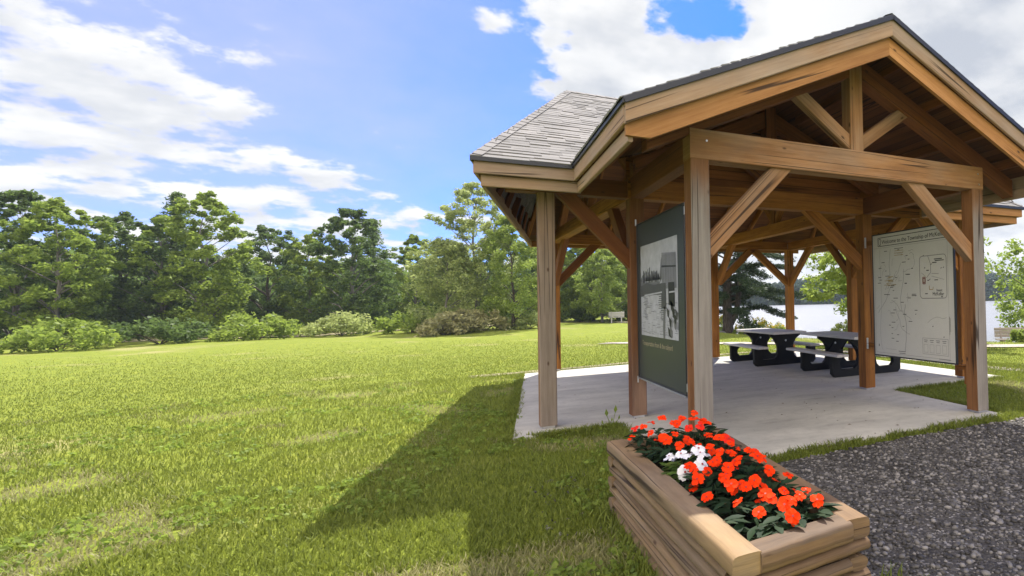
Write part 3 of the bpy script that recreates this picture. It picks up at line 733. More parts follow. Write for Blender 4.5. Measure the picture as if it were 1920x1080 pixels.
def line(pts, wd, mi):
    lay[0] += 1; x = PX2-.002-lay[0]*1.5e-5
    P = [Vector((y1-s*mw, za+t_*mh)) for s, t_ in pts]
    for i in range(len(P)-1):
        d = P[i+1]-P[i]
        if d.length < 1e-5: continue
        n = Vector((-d.y, d.x)).normalized()*wd/2
        q = [P[i]+n, P[i]-n, P[i+1]-n, P[i+1]+n]; b.add([(x, a.x, a.y) for a in q], [[0, 1, 2, 3]], mi=mi)
def rect(s0, t0, s1, t1, wd, mi): line([(s0, t0), (s1, t0), (s1, t1), (s0, t1), (s0, t0)], wd, mi)
def rrect(s0, t0, s1, t1, r_, wd, mi):
    pts = []
    for cx_, cy_, a0 in ((s1-r_, t0+r_, -90), (s1-r_, t1-r_, 0), (s0+r_, t1-r_, 90), (s0+r_, t0+r_, 180)):
        for k in range(5): a = R(a0+k*22.5); pts.append((cx_+r_*math.cos(a), cy_+r_*math.sin(a)))
    line(pts+[pts[0]], wd, mi)
rect(.075, .905, .965, .975, .012, 0); rect(.02, .02, .94, .89, .004, 1)
rr = random.Random(21)
def road(s, t_, a, n, st, wd, mi, wob=.35):
    pts = [(s, t_)]
    for i in range(n):
        a += rr.uniform(-wob, wob); s += math.cos(a)*st; t_ += math.sin(a)*st
        if not (.03 < s < .93 and .03 < t_ < .88): break
        pts.append((s, t_))
    line(pts, wd, mi)
road(.25, .87, -1.65, 16, .022, .008, 1); road(.43, .42, -1.5, 18, .024, .010, 1, .3); road(.42, .70, -1.6, 14, .024, .008, 1, .2); road(.06, .35, .75, 14, .028, .008, 1, .25); road(.1, .88, -1.6, 30, .028, .005, 1, .1)
road(.5, .3, 2.4, 12, .025, .006, 1, .4); road(.7, .28, .9, 10, .025, .005, 1, .3); road(.3, .4, -1.2, 14, .022, .006, 1, .5); road(.2, .55, 1.0, 14, .02, .006, 1, .5); road(.55, .8, -2.0, 12, .02, .005, 1, .5)
for i in range(26): road(rr.uniform(.06, .5), rr.uniform(.25, .85), rr.uniform(0, 6.3), rr.randint(3, 6), .014, .005, 1, .7)
for i in range(44):
    s, t_ = rr.uniform(.06, .55), rr.uniform(.08, .86); line([(s, t_), (s+rr.uniform(.02, .06), t_)], .011, 0)
for i in range(9):
    s, t_ = .15+rr.uniform(0, .1), .60+rr.uniform(-.04, .06); line([(s, t_), (s+rr.uniform(.05, .13), t_+.002)], .012, 2)
for i in range(4): line([(.30+rr.uniform(0, .01), .87-i*.018), (.42, .87-i*.018)], .010, 2 if i else 0)
for i in range(10):
    s, t_ = rr.uniform(.55, .9), rr.uniform(.12, .85); line([(s, t_), (s+.012, t_+.005)], .012, 0)
rrect(.62, .465, .925, .785, .03, .012, 1)
line([(.72, .785), (.75, .72), (.75, .66), (.70, .62)], .010, 1); line([(.64, .66), (.69, .63)], .006, 1); line([(.76, .63), (.9, .60)], .006, 1); line([(.73, .56), (.73, .53), (.77, .53), (.775, .55)], .012, 2); line([(.76, .65), (.84, .645)], .007, 1)
for a in ((.655, .575, .685, .625), (.66, .585, .68, .615)): rect(*a, .014, 3)
for s, t_, l in ((.70, .675, .03), (.79, .755, .09), (.80, .743, .10), (.77, .73, .05), (.68, .50, .03), (.71, .60, .02), (.79, .60, .04), (.86, .475, .02)): line([(s, t_), (s+l, t_)], .014, 0)
rect(.635, .045, .925, .165, .006, 1)
for i in range(4):
    s = .65+i*.07; line([(s, .15), (s+.045, .15)], .008, 0); line([(s+.005, .137), (s+.04, .137)], .008, 0); rect(s, .058, s+.045, .118, .004, 1)
for t_ in (.9, .88, .86, .84, .82): line([(.955, .35-t_*.1), (.955, .36-t_*.1)], .006, 0)
line([(.945, .2), (.945, .33)], .006, 0); line([(.955, .22), (.955, .32)], .005, 0)
line([(.16, .055), (.30, .055)], .004, 1); line([(.33, .045), (.42, .045)], .009, 0); line([(.34, .03), (.42, .03)], .009, 0); line([(.06, .07), (.06, .09)], .02, 0); line([(.82, .018), (.95, .016)], .012, 1)
rect(.09, .915, .115, .965, .012, 0)
b.build('map_drawing', [M_INK, M_INK2, M_OCHRE, M_REDBROWN], p2)
text('Welcome to the Township of McKellar', .105, M_INK, p2, (PX2-.003, y1-.13*mw, za+.922*mh), sx=.93)
text('Inset:', .062, M_INK, p2, (PX2-.003, y1-.81*mw, za+.515*mh)); text('McKellar', .082, M_INK, p2, (PX2-.003, y1-.765*mw, za+.485*mh), sx=.85)

# ------------------------------------------------------------------ picnic tables
def picnic(label, loc, rz, L=2.3, fr=(.28, 1.82)):
    t_ = thing('picnic_table', label, 'picnic table', loc, rz)
    def planks(name, x0, x1, z0, z1, n, ya, yb):
        b = MB(); w_ = (x1-x0)/n
        for i in range(n): b.box((x0+i*w_+.004, ya, z0), (x0+(i+1)*w_-.004, yb, z1), bev=.012, axis=1)
        b.build(name, M_TOP, t_)
    planks('tabletop', -.53, .53, .845, .905, 5, 0, L); planks('bench_seat', -.98, -.66, .47, .53, 2, .02, L-.02); planks('bench_seat', .66, .98, .47, .53, 2, .02, L-.02)
    for yf in fr:
        half = [(.0, .0), (.90, .0), (.98, .08), (.98, .38), (.99, .47), (.70, .47), (.70, .40), (.76, .34), (.76, .24), (.70, .17), (.36, .17), (.28, .25), (.24, .42), (.26, .58), (.34, .70), (.48, .79), (.48, .845), (0, .845)]
        poly = half+[(-x, z) for x, z in reversed(half[1:-1])]
        hole = None
        b = MB(); th = .11
        b.prism([(x, yf-th/2, z) for x, z in poly], (0, th, 0))
        o = b.build('leg_frame', M_BLACK, t_)
        bm = o.modifiers.new('bevel', 'BEVEL'); bm.width = .012; bm.segments = 2; bm.limit_method = 'ANGLE'
        c = MB(); c.tube([(0, yf-th/2-.002, .66), (0, yf-th/2+.004, .66)], [.028, .028], 14); c.build('badge', M_STEEL, o)
    for sg in (-1, 1):
        ya, yb = fr; ym = (ya+yb)/2
        b = MB(); b.tube([(sg*.2, ya+.04, .48), (sg*.2, ym-.25, .84)], [.018, .018], 8); b.tube([(sg*.2, yb-.04, .48), (sg*.2, ym+.25, .84)], [.018, .018], 8); b.build('brace_bar', M_BLACK, t_)
    return t_
picnic('grey topped picnic table with black legs, the farther one nearer the lake post', (5.50, 7.02, 0), R(0), 2.3, (.30, 1.78))
picnic('grey topped picnic table with black legs, half hidden behind the white map panel', (5.95, 4.10, 0), R(-2), 2.4, (.28, 1.60))

# ------------------------------------------------------------------ planter with impatiens
pa = Vector((-1.15, -3.50)); pb = Vector((-.34, -3.42)); pc = Vector((-.19, -.98)); pd_ = Vector((-1.17, -.99))
pl_o = thing('planter_box', 'weathered landscape timber planter box full of orange and white flowers', 'planter', (-.75, -2.2, -.03))
def pt(p, z): return Vector((p.x+.75, p.y+2.2, z))
CH = .0865
M_PL2 = wood('planter_end_wood', (.27, .165, .075), (.125, .07, .033), .75, greycol=((.16, .122, .088), (.05, .04, .032)), bumps=.5)
def log(p0, p1, z, h=CH, m=W_PLANTER, wd=.115, rnd=.034):
    flat = rnd < .02; q0, q1 = pt(p0, z+h/2), pt(p1, z+h/2); ax = (q1-q0).normalized(); r_ = ax.cross(Vector((0, 0, 1))); L = (q1-q0).length
    n = 18; ex = 5. if flat else 2.0; prof = []
    for k in range(n):
        a = 2*math.pi*(k+.5)/n; c, sn = math.cos(a), math.sin(a)
        prof.append((math.copysign(abs(c)**(2/ex), c)*wd/2, math.copysign(abs(sn)**(2/ex), sn)*h/2*1.0))
    b = MB(); ou, ov = random.uniform(0, 40), random.uniform(0, 40); ns = 14; V = []; F = []; U = []; per = 0.
    for i in range(ns+1):
        wob = 1+.03*math.sin(i*1.7+ou)
        V += [q0+ax*(L*i/ns)+r_*(x*wob)+Vector((0, 0, y*(wob if not flat else 1))) for x, y in prof]
    for i in range(ns):
        for k in range(n):
            l = (k+1) % n; F.append([i*n+k, i*n+l, (i+1)*n+l, (i+1)*n+k]); y = .022*k; U.append([(ou+L*i/ns, ov+y), (ou+L*i/ns, ov+y+.022), (ou+L*(i+1)/ns, ov+y+.022), (ou+L*(i+1)/ns, ov+y)])
    b.add(V, F, U); o_ = len(V)
    for e, rev in ((0, True), (ns, False)):
        R_ = [Vector(v) for v in V[e*n:(e+1)*n]]; f_ = list(range(n)); uv_ = [(ou+x*2, ov+y*2) for x, y in prof]
        if rev: f_.reverse(); uv_.reverse()
        b.add(R_, [f_], [uv_])
    o = b.build('timber', m, pl_o, smooth=True); return o
hw = .058
def inset(p, q, r_, s):   # shift a corner inside by hw along both neighbours
    return p+(q-p).normalized()*r_+(s-p).normalized()*r_
A_, B_, C_, D2 = inset(pa, pb, hw, pd_), inset(pb, pa, hw, pc), inset(pc, pb, hw, pd_), inset(pd_, pa, hw, pc)
for k in range(7):
    z = k*CH+.004; top = k == 6; h = CH-.001 if not top else CH+.026
    sw = (k % 2 == 0)
    e = hw if sw else -hw-.018
    dl = (D2-A_).normalized(); dr = (C_-B_).normalized()
    log(A_-dl*e, D2+dl*e, z, h, W_PLANTER, .165 if top else .135, .012 if top else .034); log(B_-dr*e, C_+dr*e, z, h, M_PL2, .16 if top else .135, .012 if top else .034)
    df = (B_-A_).normalized()
    log(A_-df*(-e), B_+df*(-e), z-.004, h, M_PL2, .16 if top else .135, .012 if top else .034); log(D2-df*(-e), C_+df*(-e), z-.004, h, W_PLANTER, .15 if top else .135, .012 if top else .034)
b = MB(); b.add([pt(p, .50) for p in (A_, B_, C_, D2)], [[0, 1, 2, 3]]); b.build('soil', M_SOIL, pl_o)

def flower_mesh(name, petal, seed):
    rr = random.Random(seed); b = MB(); b.v.append((0, 0, .004)); F = []
    n = 5; ring = []
    for i in range(n):
        a0 = i*2*math.pi/n+rr.uniform(-.06, .06); r_ = .047*rr.uniform(.78, 1.18); cup = rr.uniform(-.018, .010)
        pts = []
        for da, rf, z in ((-.80, .45, .002), (-.66, .90, .005), (-.25, 1.05, -.001), (0, .97, .005), (.25, 1.05, -.001), (.66, .90, .005), (.80, .45, .002)):
            pts.append((math.cos(a0+da)*r_*rf, math.sin(a0+da)*r_*rf, z+i*.0016+cup*rf*rf+rr.uniform(-.004, .004)))
        o = len(b.v); b.v += pts+[(0, 0, .002+i*.0005)]
        for k in range(6): b.f.append([o+7, o+k, o+k+1]); b.uv.append([(0, 0)]*3); b.mi.append(0)
    o = len(b.v); b.v += [(math.cos(k*1.047)*.008, math.sin(k*1.047)*.008, .012) for k in range(6)]
    b.f.append([o+k for k in range(6)]); b.uv.append([(0, 0)]*6); b.mi.append(1)
    b.v[0] = (0, 0, .0)
    ob = b.build(name, [petal, P_EYE], smooth=True); me = ob.data; bpy.data.objects.remove(ob); return me
FL = {'o': [flower_mesh('flower', P_ORANGE, i) for i in range(8)], 'r': [flower_mesh('flower', P_RED, 9)], 'w': [flower_mesh('flower', P_WHITE, i+20) for i in range(2)]}
def foliage_mesh(seed, m, rad=.19, h=.25, n=60):
    rr = random.Random(seed); b = MB()
    for i in range(n):
        a = rr.uniform(0, 6.283); e = math.sqrt(rr.random())
        c = Vector((math.cos(a)*rad*e, math.sin(a)*rad*e, h*(1-.55*e*e)*rr.uniform(.45, 1.02)))
        d = Vector((math.cos(a+rr.uniform(-.7, .7)), math.sin(a+rr.uniform(-.7, .7)), rr.uniform(-.25, .5))).normalized()
        s = d.cross(Vector((rr.uniform(-.3, .3), rr.uniform(-.3, .3), 1))).normalized(); nrm = s.cross(d)
        L = rr.uniform(.09, .145); wd = L*rr.uniform(.36, .46)
        rows = []
        for f, w_ in ((0, .06), (.3, .85), (.55, 1), (.8, .6), (1, .03)):
            mid = c+d*L*f-nrm*.10*L*f*f*3*.6
            rows.append((mid+s*wd*.5*w_+nrm*.12*wd*w_, mid, mid-s*wd*.5*w_+nrm*.12*wd*w_))
        V = [q for r_ in rows for q in r_]; Fc = []
        for k in range(4): Fc += [[k*3, k*3+1, k*3+4, k*3+3], [k*3+1, k*3+2, k*3+5, k*3+4]]
        b.add(V, Fc)
    for i in range(6):
        a = rr.uniform(0, 6.28); b.tube([(0, 0, -.04), (math.cos(a)*rad*.35, math.sin(a)*rad*.35, h*.6)], [.008, .005], 5)
    o = b.build('foliage', m, smooth=True); me = o.data; bpy.data.objects.remove(o); return me
FOL = [foliage_mesh(i, L_IMP) for i in range(4)]; FOLW = foliage_mesh(9, L_IMPLIGHT)
rowL, rowR = inset(pa, pb, .33, pd_), inset(pb, pa, .33, pc); rowL2, rowR2 = inset(pd_, pa, .31, pc), inset(pc, pb, .31, pd_)
pos_words = ['in the near left corner', 'in the near right corner', 'second from the near end on the left', 'second from the near end on the right', 'third from the near end on the left', 'third from the near end on the right',
             'just in front of the white flowers', 'right of the white flowers', '', 'beside the white flowers on the right', 'just behind the white flowers', 'behind the white flowers on the right', 'second from the far end on the left', 'second from the far end on the right', 'in the far left corner', 'in the far right corner']
rr = random.Random(77); k = 0
for i in range(8):
    f = i/7
    for j in (0, 1):
        c = (rowL.lerp(rowL2, f) if j == 0 else rowR.lerp(rowR2, f)); x, y = c.x+rr.uniform(-.03, .03), c.y+rr.uniform(-.03, .03)
        white = (k == 8); top = rr.uniform(.78, .98)+(.25 if i >= 6 else 0)+(.12 if 2 <= i <= 4 and j else 0)
        if white: lab = 'white impatiens with light green leaves among the orange plants in the planter'
        else: lab = 'orange impatiens plant %s of the timber planter' % pos_words[k] if 'corner' in pos_words[k] or 'end' in pos_words[k] else 'orange impatiens plant %s in the planter' % pos_words[k]
        pnt = thing('impatiens_plant', lab, 'flower', (x, y, .465), rr.uniform(0, 6.28), 'impatiens in the timber planter')
        fo = bpy.data.objects.new('foliage', FOLW if white else FOL[k % 4]); COL.objects.link(fo); fo.parent = pnt; fo.scale = (1, 1, top)
        nf = rr.randint(5, 7) if not white else 9
        for q in range(nf):
            a = q*2.4+rr.uniform(-.4, .4); e = .05+.15*rr.random(); z = .27*top*(1-.45*(e/.2)**2)+rr.uniform(.0, .06)
            kind = 'w' if white else ('r' if rr.random() < .06 else 'o')
            fl = bpy.data.objects.new('flower', rr.choice(FL[kind])); COL.objects.link(fl); fl.parent = pnt
            fl.location = (math.cos(a)*e, math.sin(a)*e, z)
            # blooms lean out over the box side and towards the open front
            tilt = Vector((math.cos(a)*e*4, math.sin(a)*e*4, 1)); back = Matrix.Rotation(-pnt.rotation_euler.z, 3, 'Z') @ Vector((-.12, -.55, .25)); tilt = (tilt.normalized()+back+Vector((rr.uniform(-.35, .35), rr.uniform(-.35, .35), rr.uniform(-.2, .2)))).normalized()
            fl.rotation_euler = (tilt.to_track_quat('Z', 'Y') @ Matrix.Rotation(rr.uniform(0, 6.28), 3, 'Z').to_quaternion()).to_euler()
            sc = rr.uniform(.64, .95) if not white else rr.uniform(.95, 1.2); fl.scale = (sc,)*3
        k += 1

def leaves(C, rad, n, size, flat=1., asp=.55):
    """C: (m,3) clump centres, rad (m,), n leaves per clump -> diamond leaf quads"""
    m = len(C); c = np.repeat(C, n, 0); rd = np.repeat(rad, n)[:, None]
    d = rng.normal(0, 1, (m*n, 3)); d /= np.linalg.norm(d, axis=1)[:, None]; rr_ = rng.random((m*n, 1))**.45
    p = c+d*rr_*rd*np.array([1, 1, flat])
    t1 = rng.normal(0, 1, (m*n, 3)); t1[:, 2] *= .6; t1 /= np.linalg.norm(t1, axis=1)[:, None]
    t2 = rng.normal(0, 1, (m*n, 3)); t2 -= t1*np.sum(t1*t2, 1)[:, None]; t2 /= np.linalg.norm(t2, axis=1)[:, None]
    s = size*rng.uniform(.6, 1.35, (m*n, 1))
    return np.stack([p-t1*s*.5, p+t2*s*asp*.5, p+t1*s*.5, p-t2*s*asp*.5], 1)
# ------------------------------------------------------------------ grass, gravel stones
def in_poly(P, poly):
    x, y = P[:, 0], P[:, 1]; ins = np.zeros(len(P), bool); n = len(poly)
    for i in range(n):
        a, c = poly[i], poly[(i+1) % n]; cc = ((a[1] > y) != (c[1] > y))
        ins ^= cc & (x < a[0]+(y-a[1])/((c[1]-a[1]) or 1e-9)*(c[0]-a[0]))
    return ins
plant_poly = [tuple(pa), tuple(pb), tuple(pc), tuple(pd_)]
def blades(name, P, h0, h1, wd, m, lean=.5, zoff=0.):
    n = len(P); z = ground_z(P)+zoff; a = rng.uniform(0, 6.283, n); h = rng.uniform(h0, h1, n); l = rng.uniform(.1, lean, n)*h
    b_ = rng.uniform(0, 6.283, n); dx, dy = np.cos(a), np.sin(a); sx, sy = np.cos(b_)*wd*rng.uniform(.6, 1.3, n), np.sin(b_)*wd*rng.uniform(.6, 1.3, n)
    base = np.stack([P[:, 0], P[:, 1], z], 1); mid = base+np.stack([dx*l*.35, dy*l*.35, h*.6], 1); tip = base+np.stack([dx*l, dy*l, h], 1)
    s = np.stack([sx, sy, np.zeros(n)], 1)
    V = np.concatenate([np.stack([base-s, base+s, mid+s*.8, mid-s*.8], 1), np.stack([mid-s*.8, mid+s*.8, tip+s*.1, tip-s*.1], 1)])
    return struct(facemesh(name, V, m), 'stuff')
def patch(x0, x1, y0, y1, n): return np.stack([rng.uniform(x0, x1, n), rng.uniform(y0, y1, n)], 1)
gr_poly = GRAV
def lawnpts(P, edge=.0):
    keep = ~in_poly(P, [(x, y) for x, y in slab]) & ~in_poly(P, plant_poly) & ~in_poly(P, gr_poly)
    return P[keep]
def polar(n, d0, d1, a0, a1):
    a = np.radians(rng.uniform(a0, a1, n)); d = d0*(d1/d0)**(rng.random(n)**.8); return np.stack([np.sin(a)*d-2.25, np.cos(a)*d-5.84], 1)
P = np.concatenate([polar(190000, 1.3, 16, -46, 22), polar(90000, 7.5, 16, 22, 62), patch(-.4, 5, -.75, -.2, 9000), patch(-.75, -.28, -.2, 2.3, 5000)]); P = lawnpts(P)
nz = np.array([mnoise.noise((x*.9, y*.9, 2)) for x, y in P])
blades('lawn_grass', P[nz < .36], .03, .085, .006, L_GRASS, .9); blades('dry_grass', P[(nz >= .24) & (rng.random(len(P)) < .8)], .025, .07, .0055, L_GRASSDRY, 1.1)
P = polar(190000, 15, 36, -31, 62); P = lawnpts(P); P = P[(lake_sd(P) < -.6)]; keep = rng.random(len(P)) < np.clip((36-np.hypot(P[:, 0]+2.25, P[:, 1]+5.84))/16, 0, 1); P = P[keep]
blades('far_lawn_grass', P, .02, .055, .007, L_GRASS, .9)
Pc = polar(2600, 1.6, 16, -30, 20); Pc = lawnpts(Pc); Pc = Pc[np.array([mnoise.noise((x*.6, y*.6, 9)) for x, y in Pc]) > .05]
struct(facemesh('clover_patches', leaves(np.column_stack([Pc, np.full(len(Pc), .0)]), np.full(len(Pc), .09), 16, .045, .35, .8), L_MID), 'stuff')
# tufts overhanging slab edges
P = np.concatenate([np.stack([rng.uniform(-1.9, -.3, 3800), 2.30+rng.normal(0, .07, 3800)-rng.random(3800)*.12], 1), np.stack([-.34+rng.normal(0, .06, 2600), rng.uniform(-.2, 2.3, 2600)], 1), np.stack([rng.uniform(-.3, 5, 2200), -.27+rng.normal(0, .035, 2200)], 1),
                    np.stack([5.05+rng.normal(0, .04, 1500), rng.uniform(-.2, 2.3, 1500)], 1), np.stack([rng.uniform(5, 8, 1800), 2.30+rng.normal(0, .04, 1800)], 1), np.stack([-1.75+rng.normal(0, .05, 2500)+np.linspace(0, .7, 2500), np.linspace(2.3, 9.6, 2500)], 1)])
P = P[np.array([mnoise.noise((x*2.2, y*2.2, 5)) for x, y in P]) > -.22]
blades('edge_grass', P, .03, .11, .006, L_GRASS, .9, .01)
P = np.concatenate([np.stack([.02+rng.normal(0, .10, 500), -3.35+rng.normal(0, .12, 500)], 1), np.stack([-1.22+rng.normal(0, .06, 900), rng.uniform(-3.6, -.9, 900)], 1)])
blades('edge_grass', P, .06, .15, .006, L_GRASS, .9)
def stones(name, P, r0, r1, m, z):
    n = len(P); ph = (1+5**.5)/2
    ico = np.array([(-1, ph, 0), (1, ph, 0), (-1, -ph, 0), (1, -ph, 0), (0, -1, ph), (0, 1, ph), (0, -1, -ph), (0, 1, -ph), (ph, 0, -1), (ph, 0, 1), (-ph, 0, -1), (-ph, 0, 1)])/1.9
    fc = np.array([(0, 11, 5), (0, 5, 1), (0, 1, 7), (0, 7, 10), (0, 10, 11), (1, 5, 9), (5, 11, 4), (11, 10, 2), (10, 7, 6), (7, 1, 8), (3, 9, 4), (3, 4, 2), (3, 2, 6), (3, 6, 8), (3, 8, 9), (4, 9, 5), (2, 4, 11), (6, 2, 10), (8, 6, 7), (9, 8, 1)])
    r_ = r0+(r1-r0)*rng.random(n)**2.5; a = rng.uniform(0, 6.283, n); sc = np.stack([r_*rng.uniform(.7, 1.4, n), r_*rng.uniform(.7, 1.3, n), r_*rng.uniform(.45, .8, n)], 1)
    v = ico[None]*sc[:, None]*rng.uniform(.75, 1.2, (n, 12, 1)); ca, sa = np.cos(a)[:, None], np.sin(a)[:, None]
    v = np.stack([v[..., 0]*ca-v[..., 1]*sa+P[:, :1], v[..., 0]*sa+v[..., 1]*ca+P[:, 1:2], v[..., 2]+z+.25*r_[:, None]], -1)
    me = bpy.data.meshes.new(name); me.vertices.add(n*12); me.vertices.foreach_set('co', v.astype(np.float32).ravel())
    F = (fc[None]+np.arange(n)[:, None, None]*12).astype(np.int32).reshape(-1)
    me.loops.add(len(F)); me.loops.foreach_set('vertex_index', F); me.polygons.add(n*20)
    me.polygons.foreach_set('loop_start', np.arange(0, len(F), 3, dtype=np.int32)); me.polygons.foreach_set('loop_total', np.full(n*20, 3, dtype=np.int32))
    me.materials.append(m); me.update(calc_edges=True)
    o = bpy.data.objects.new(name, me); COL.objects.link(o); return struct(o, 'stuff')
P = patch(-.4, 8, -5, .2, 34000); P = P[in_poly(P, GRAV)]; P = P[(P[:, 0]+2.25)**2+(P[:, 1]+5.84)**2 > 1.5]
stones('gravel_stones', P, .007, .030, M_STONE, -.030)
P = np.concatenate([patch(-1.7, -1.15, -1.4, .3, 90), patch(4.9, 7, -.3, 2.2, 220)]); stones('loose_stones', lawnpts(P), .01, .028, M_STONE, -.035)

Pl = np.concatenate([patch(-.2, 4.8, -.1, 2.4, 34), patch(-1.2, 7.5, 2.4, 9.5, 70), patch(-.3, 4.9, -.35, -.1, 40)]); n = len(Pl); a = rng.uniform(0, 6.28, n); sz = rng.uniform(.012, .034, n)
c_, s_ = np.cos(a)*sz, np.sin(a)*sz; zz_ = np.full(n, .006)
V = np.stack([np.stack([Pl[:, 0]+c_, Pl[:, 1]+s_, zz_], 1), np.stack([Pl[:, 0]-s_*.5, Pl[:, 1]+c_*.5, zz_+rng.uniform(0, .012, n)], 1), np.stack([Pl[:, 0]-c_, Pl[:, 1]-s_, zz_+.002], 1), np.stack([Pl[:, 0]+s_*.5, Pl[:, 1]-c_*.5, zz_+rng.uniform(0, .012, n)], 1)], 1)
struct(facemesh('leaf_litter', V, leaf_mat('dead_leaf', (.05, .03, .015), (.16, .10, .05), .1)), 'stuff')
# ------------------------------------------------------------------ trees
def tree(name, label, loc, H, Rc, zb, lm, bm=None, ncl=130, nl=70, ls=.3, seed=1, shape='round', group=None, trunk=.16, flat=.75, rz=0, clr=.18, lean=0):
    rr = np.random.default_rng(seed); root = thing(name, label, 'tree', loc, rz, group)
    b = MB(); top = H*.86; tp = [(0, 0, -.1)]
    for i in range(1, 7): f = i/6; tp.append((lean*f*f+rr.normal(0, .03*H*f*.5), rr.normal(0, .03*H*f*.5), top*f))
    b.tube(tp, [trunk*(1.35 if i == 0 else 1)*(1-.88*i/6) for i in range(7)], 9)
    C = []; rad = []
    for i in range(ncl):
        f = rr.random()
        if shape == 'cone': z = zb+(H-zb)*f; env = Rc*(1-f)**.75*(.85+.25*math.sin(f*40))+.12*Rc*(1-f)
        elif shape == 'column': z = zb+(H-zb)*f; env = Rc*(math.sin(math.pi*min(1, .12+f*.88))**.55)
        else: z = zb+(H-zb)*f; env = Rc*math.sqrt(max(.02, 1-(2*f-.85)**2/1.35))
        a = rr.uniform(0, 6.283); lob = 1+.22*math.sin(a*3+seed+f*5)+.12*math.sin(a*7+f*9)
        e = env*lob*math.sqrt(rr.uniform(.12, 1.0))
        C.append((math.cos(a)*e+lean*f, math.sin(a)*e, z+rr.normal(0, .02*H))); rad.append(Rc*clr*rr.uniform(.65, 1.35)*(1.1-.5*f))
    C = np.array(C); rad = np.array(rad)
    order = rr.permutation(ncl)[:max(14, ncl//6)]
    for i in order:
        c = C[i]; z0 = max(zb*.6, c[2]-np.hypot(c[0], c[1])*.7-.02*H); f = min(.98, z0/top); k = f*6; q = int(min(5, k))
        s = Vector(tp[q]).lerp(Vector(tp[q+1]), k-q); e = Vector(c); md = s.lerp(e, .5)+Vector((0, 0, .06*H*rr.uniform(-.2, .6)))
        r0 = trunk*(1-.88*f)*.5; b.tube([s, md, e], [r0, r0*.6, r0*.15], 5, cap=False)
    b.build('trunk', bm or M_BARK, root, smooth=True)
    V = leaves(C, rad, nl, ls, flat)
    facemesh('crown', V, lm, root); return root
def conifer(name, label, loc, H, Rc, zb, seed, group=None, nb=90, m=L_PINE, bm=None):
    rr = np.random.default_rng(seed); root = thing(name, label, 'tree', loc, rr.uniform(0, 6), group)
    b = MB(); b.tube([(0, 0, -.1), (0, 0, H*.5), (0, 0, H)], [.16, .10, .015], 8); C = []; rad = []
    for i in range(nb):
        f = (i/nb)**.85; z = zb+(H-zb)*f; L = Rc*(1-f)**.85*rr.uniform(.7, 1.1)+.12; a = i*2.399+rr.uniform(-.3, .3)
        e = Vector((math.cos(a)*L, math.sin(a)*L, z-L*.25+rr.uniform(-.1, .1))); s = Vector((0, 0, z))
        if L > .5: b.tube([s, s.lerp(e, .6)+Vector((0, 0, .05)), e], [.035, .02, .006], 4, cap=False)
        for q in np.linspace(.2, 1, max(2, int(L/.35))): p_ = s.lerp(e, q); C.append(p_); rad.append(.20+.13*(1-f)+.1*q)
    b.build('trunk', bm or M_BARK, root, smooth=True)
    facemesh('crown', leaves(np.array([tuple(c) for c in C]), np.array(rad), 34, .2, .55, .4), m, root); return root
def gz(x, y): return float(ground_z(np.array([[x, y]]))[0])
def at(px, dist):      # ground point seen in pixel column px at a given distance from the viewer
    d = fw*F_PX+rt2*(px-CX); h = Vector((d.x, d.y, 0)).normalized(); return (CAM.x+h.x*dist, CAM.y+h.y*dist)
def atz(px, dist): x, y = at(px, dist); return (x, y, gz(x, y))
# left: two loose pale trees and bushes at the edge of the lawn
tree('pale_tree', 'tall pale green loose crowned tree at the lawn edge left of the pavilion', atz(893, 47), 11.0, 3.3, 1.2, L_PALE, M_BARKPALE, 220, 110, .19, 3, 'column', trunk=.2, clr=.16)
tree('pale_tree', 'yellow green tree with a thin dark trunk, just left of the outermost pavilion post', atz(962, 44), 8.3, 2.5, 1.1, L_LIME, M_BARK, 190, 110, .17, 4, 'column', trunk=.12, clr=.18)
tree('pale_tree', 'rounded yellow green tree leaning left beside the tall pale tree', atz(838, 45), 6.4, 2.3, .6, L_PALE, M_BARKPALE, 150, 100, .18, 6, 'round', trunk=.11, clr=.24)
g_w = 'trees of the wood behind the lawn'
prot = [tree('broadleaf_tree', '', (0, 0, 0), 9, 3.0, .7, L_DEEP, M_BARKPALE, 210, 95, .22, 31, 'column', g_w, .17, clr=.16),
        tree('broadleaf_tree', '', (0, 0, 0), 9, 2.8, .9, L_MID, M_BARKPALE, 200, 95, .22, 32, 'column', g_w, .16, clr=.16),
        tree('broadleaf_tree', '', (0, 0, 0), 9, 3.2, .5, L_DEEP, M_BARK, 210, 95, .22, 33, 'round', g_w, .17, clr=.17)]
used = set()
def wood_tree(k, px, dist, H, label):
    o = prot[k]; loc = atz(px, dist)
    if k not in used: used.add(k); o.location = loc; o['label'] = label; o.scale = (H/9,)*3; o['group'] = g_w; return o
    return dup(o, label, loc, rr.uniform(0, 6.28), H/9*rr.uniform(.97, 1.03), g_w)
tree('pale_tree', 'sunlit yellow green tree standing in front of the dark wood beside the far grey bench', atz(1128, 53), 6.6, 2.6, .9, L_LIME, M_BARKPALE, 170, 100, .19, 44, 'round', trunk=.11, clr=.19)
rr = random.Random(8)
wl = ['leafy tree directly left of the far grey bench in the wood', 'bright green tree standing behind the far grey bench', 'tree seen through the left bay, nearest the outermost post', 'dark tree seen in the middle of the left pavilion bay', 'tree right of the far grey bench beside the dark panel']
for (px, ds, H), lab, k in zip([(1112, 58, 9.0), (1160, 62, 8.6), (1040, 57, 8.6), (1082, 61, 9.6), (1182, 58, 8.2)], wl, (1, 1, 1, 0, 1)): wood_tree(k, px, ds, H, lab)
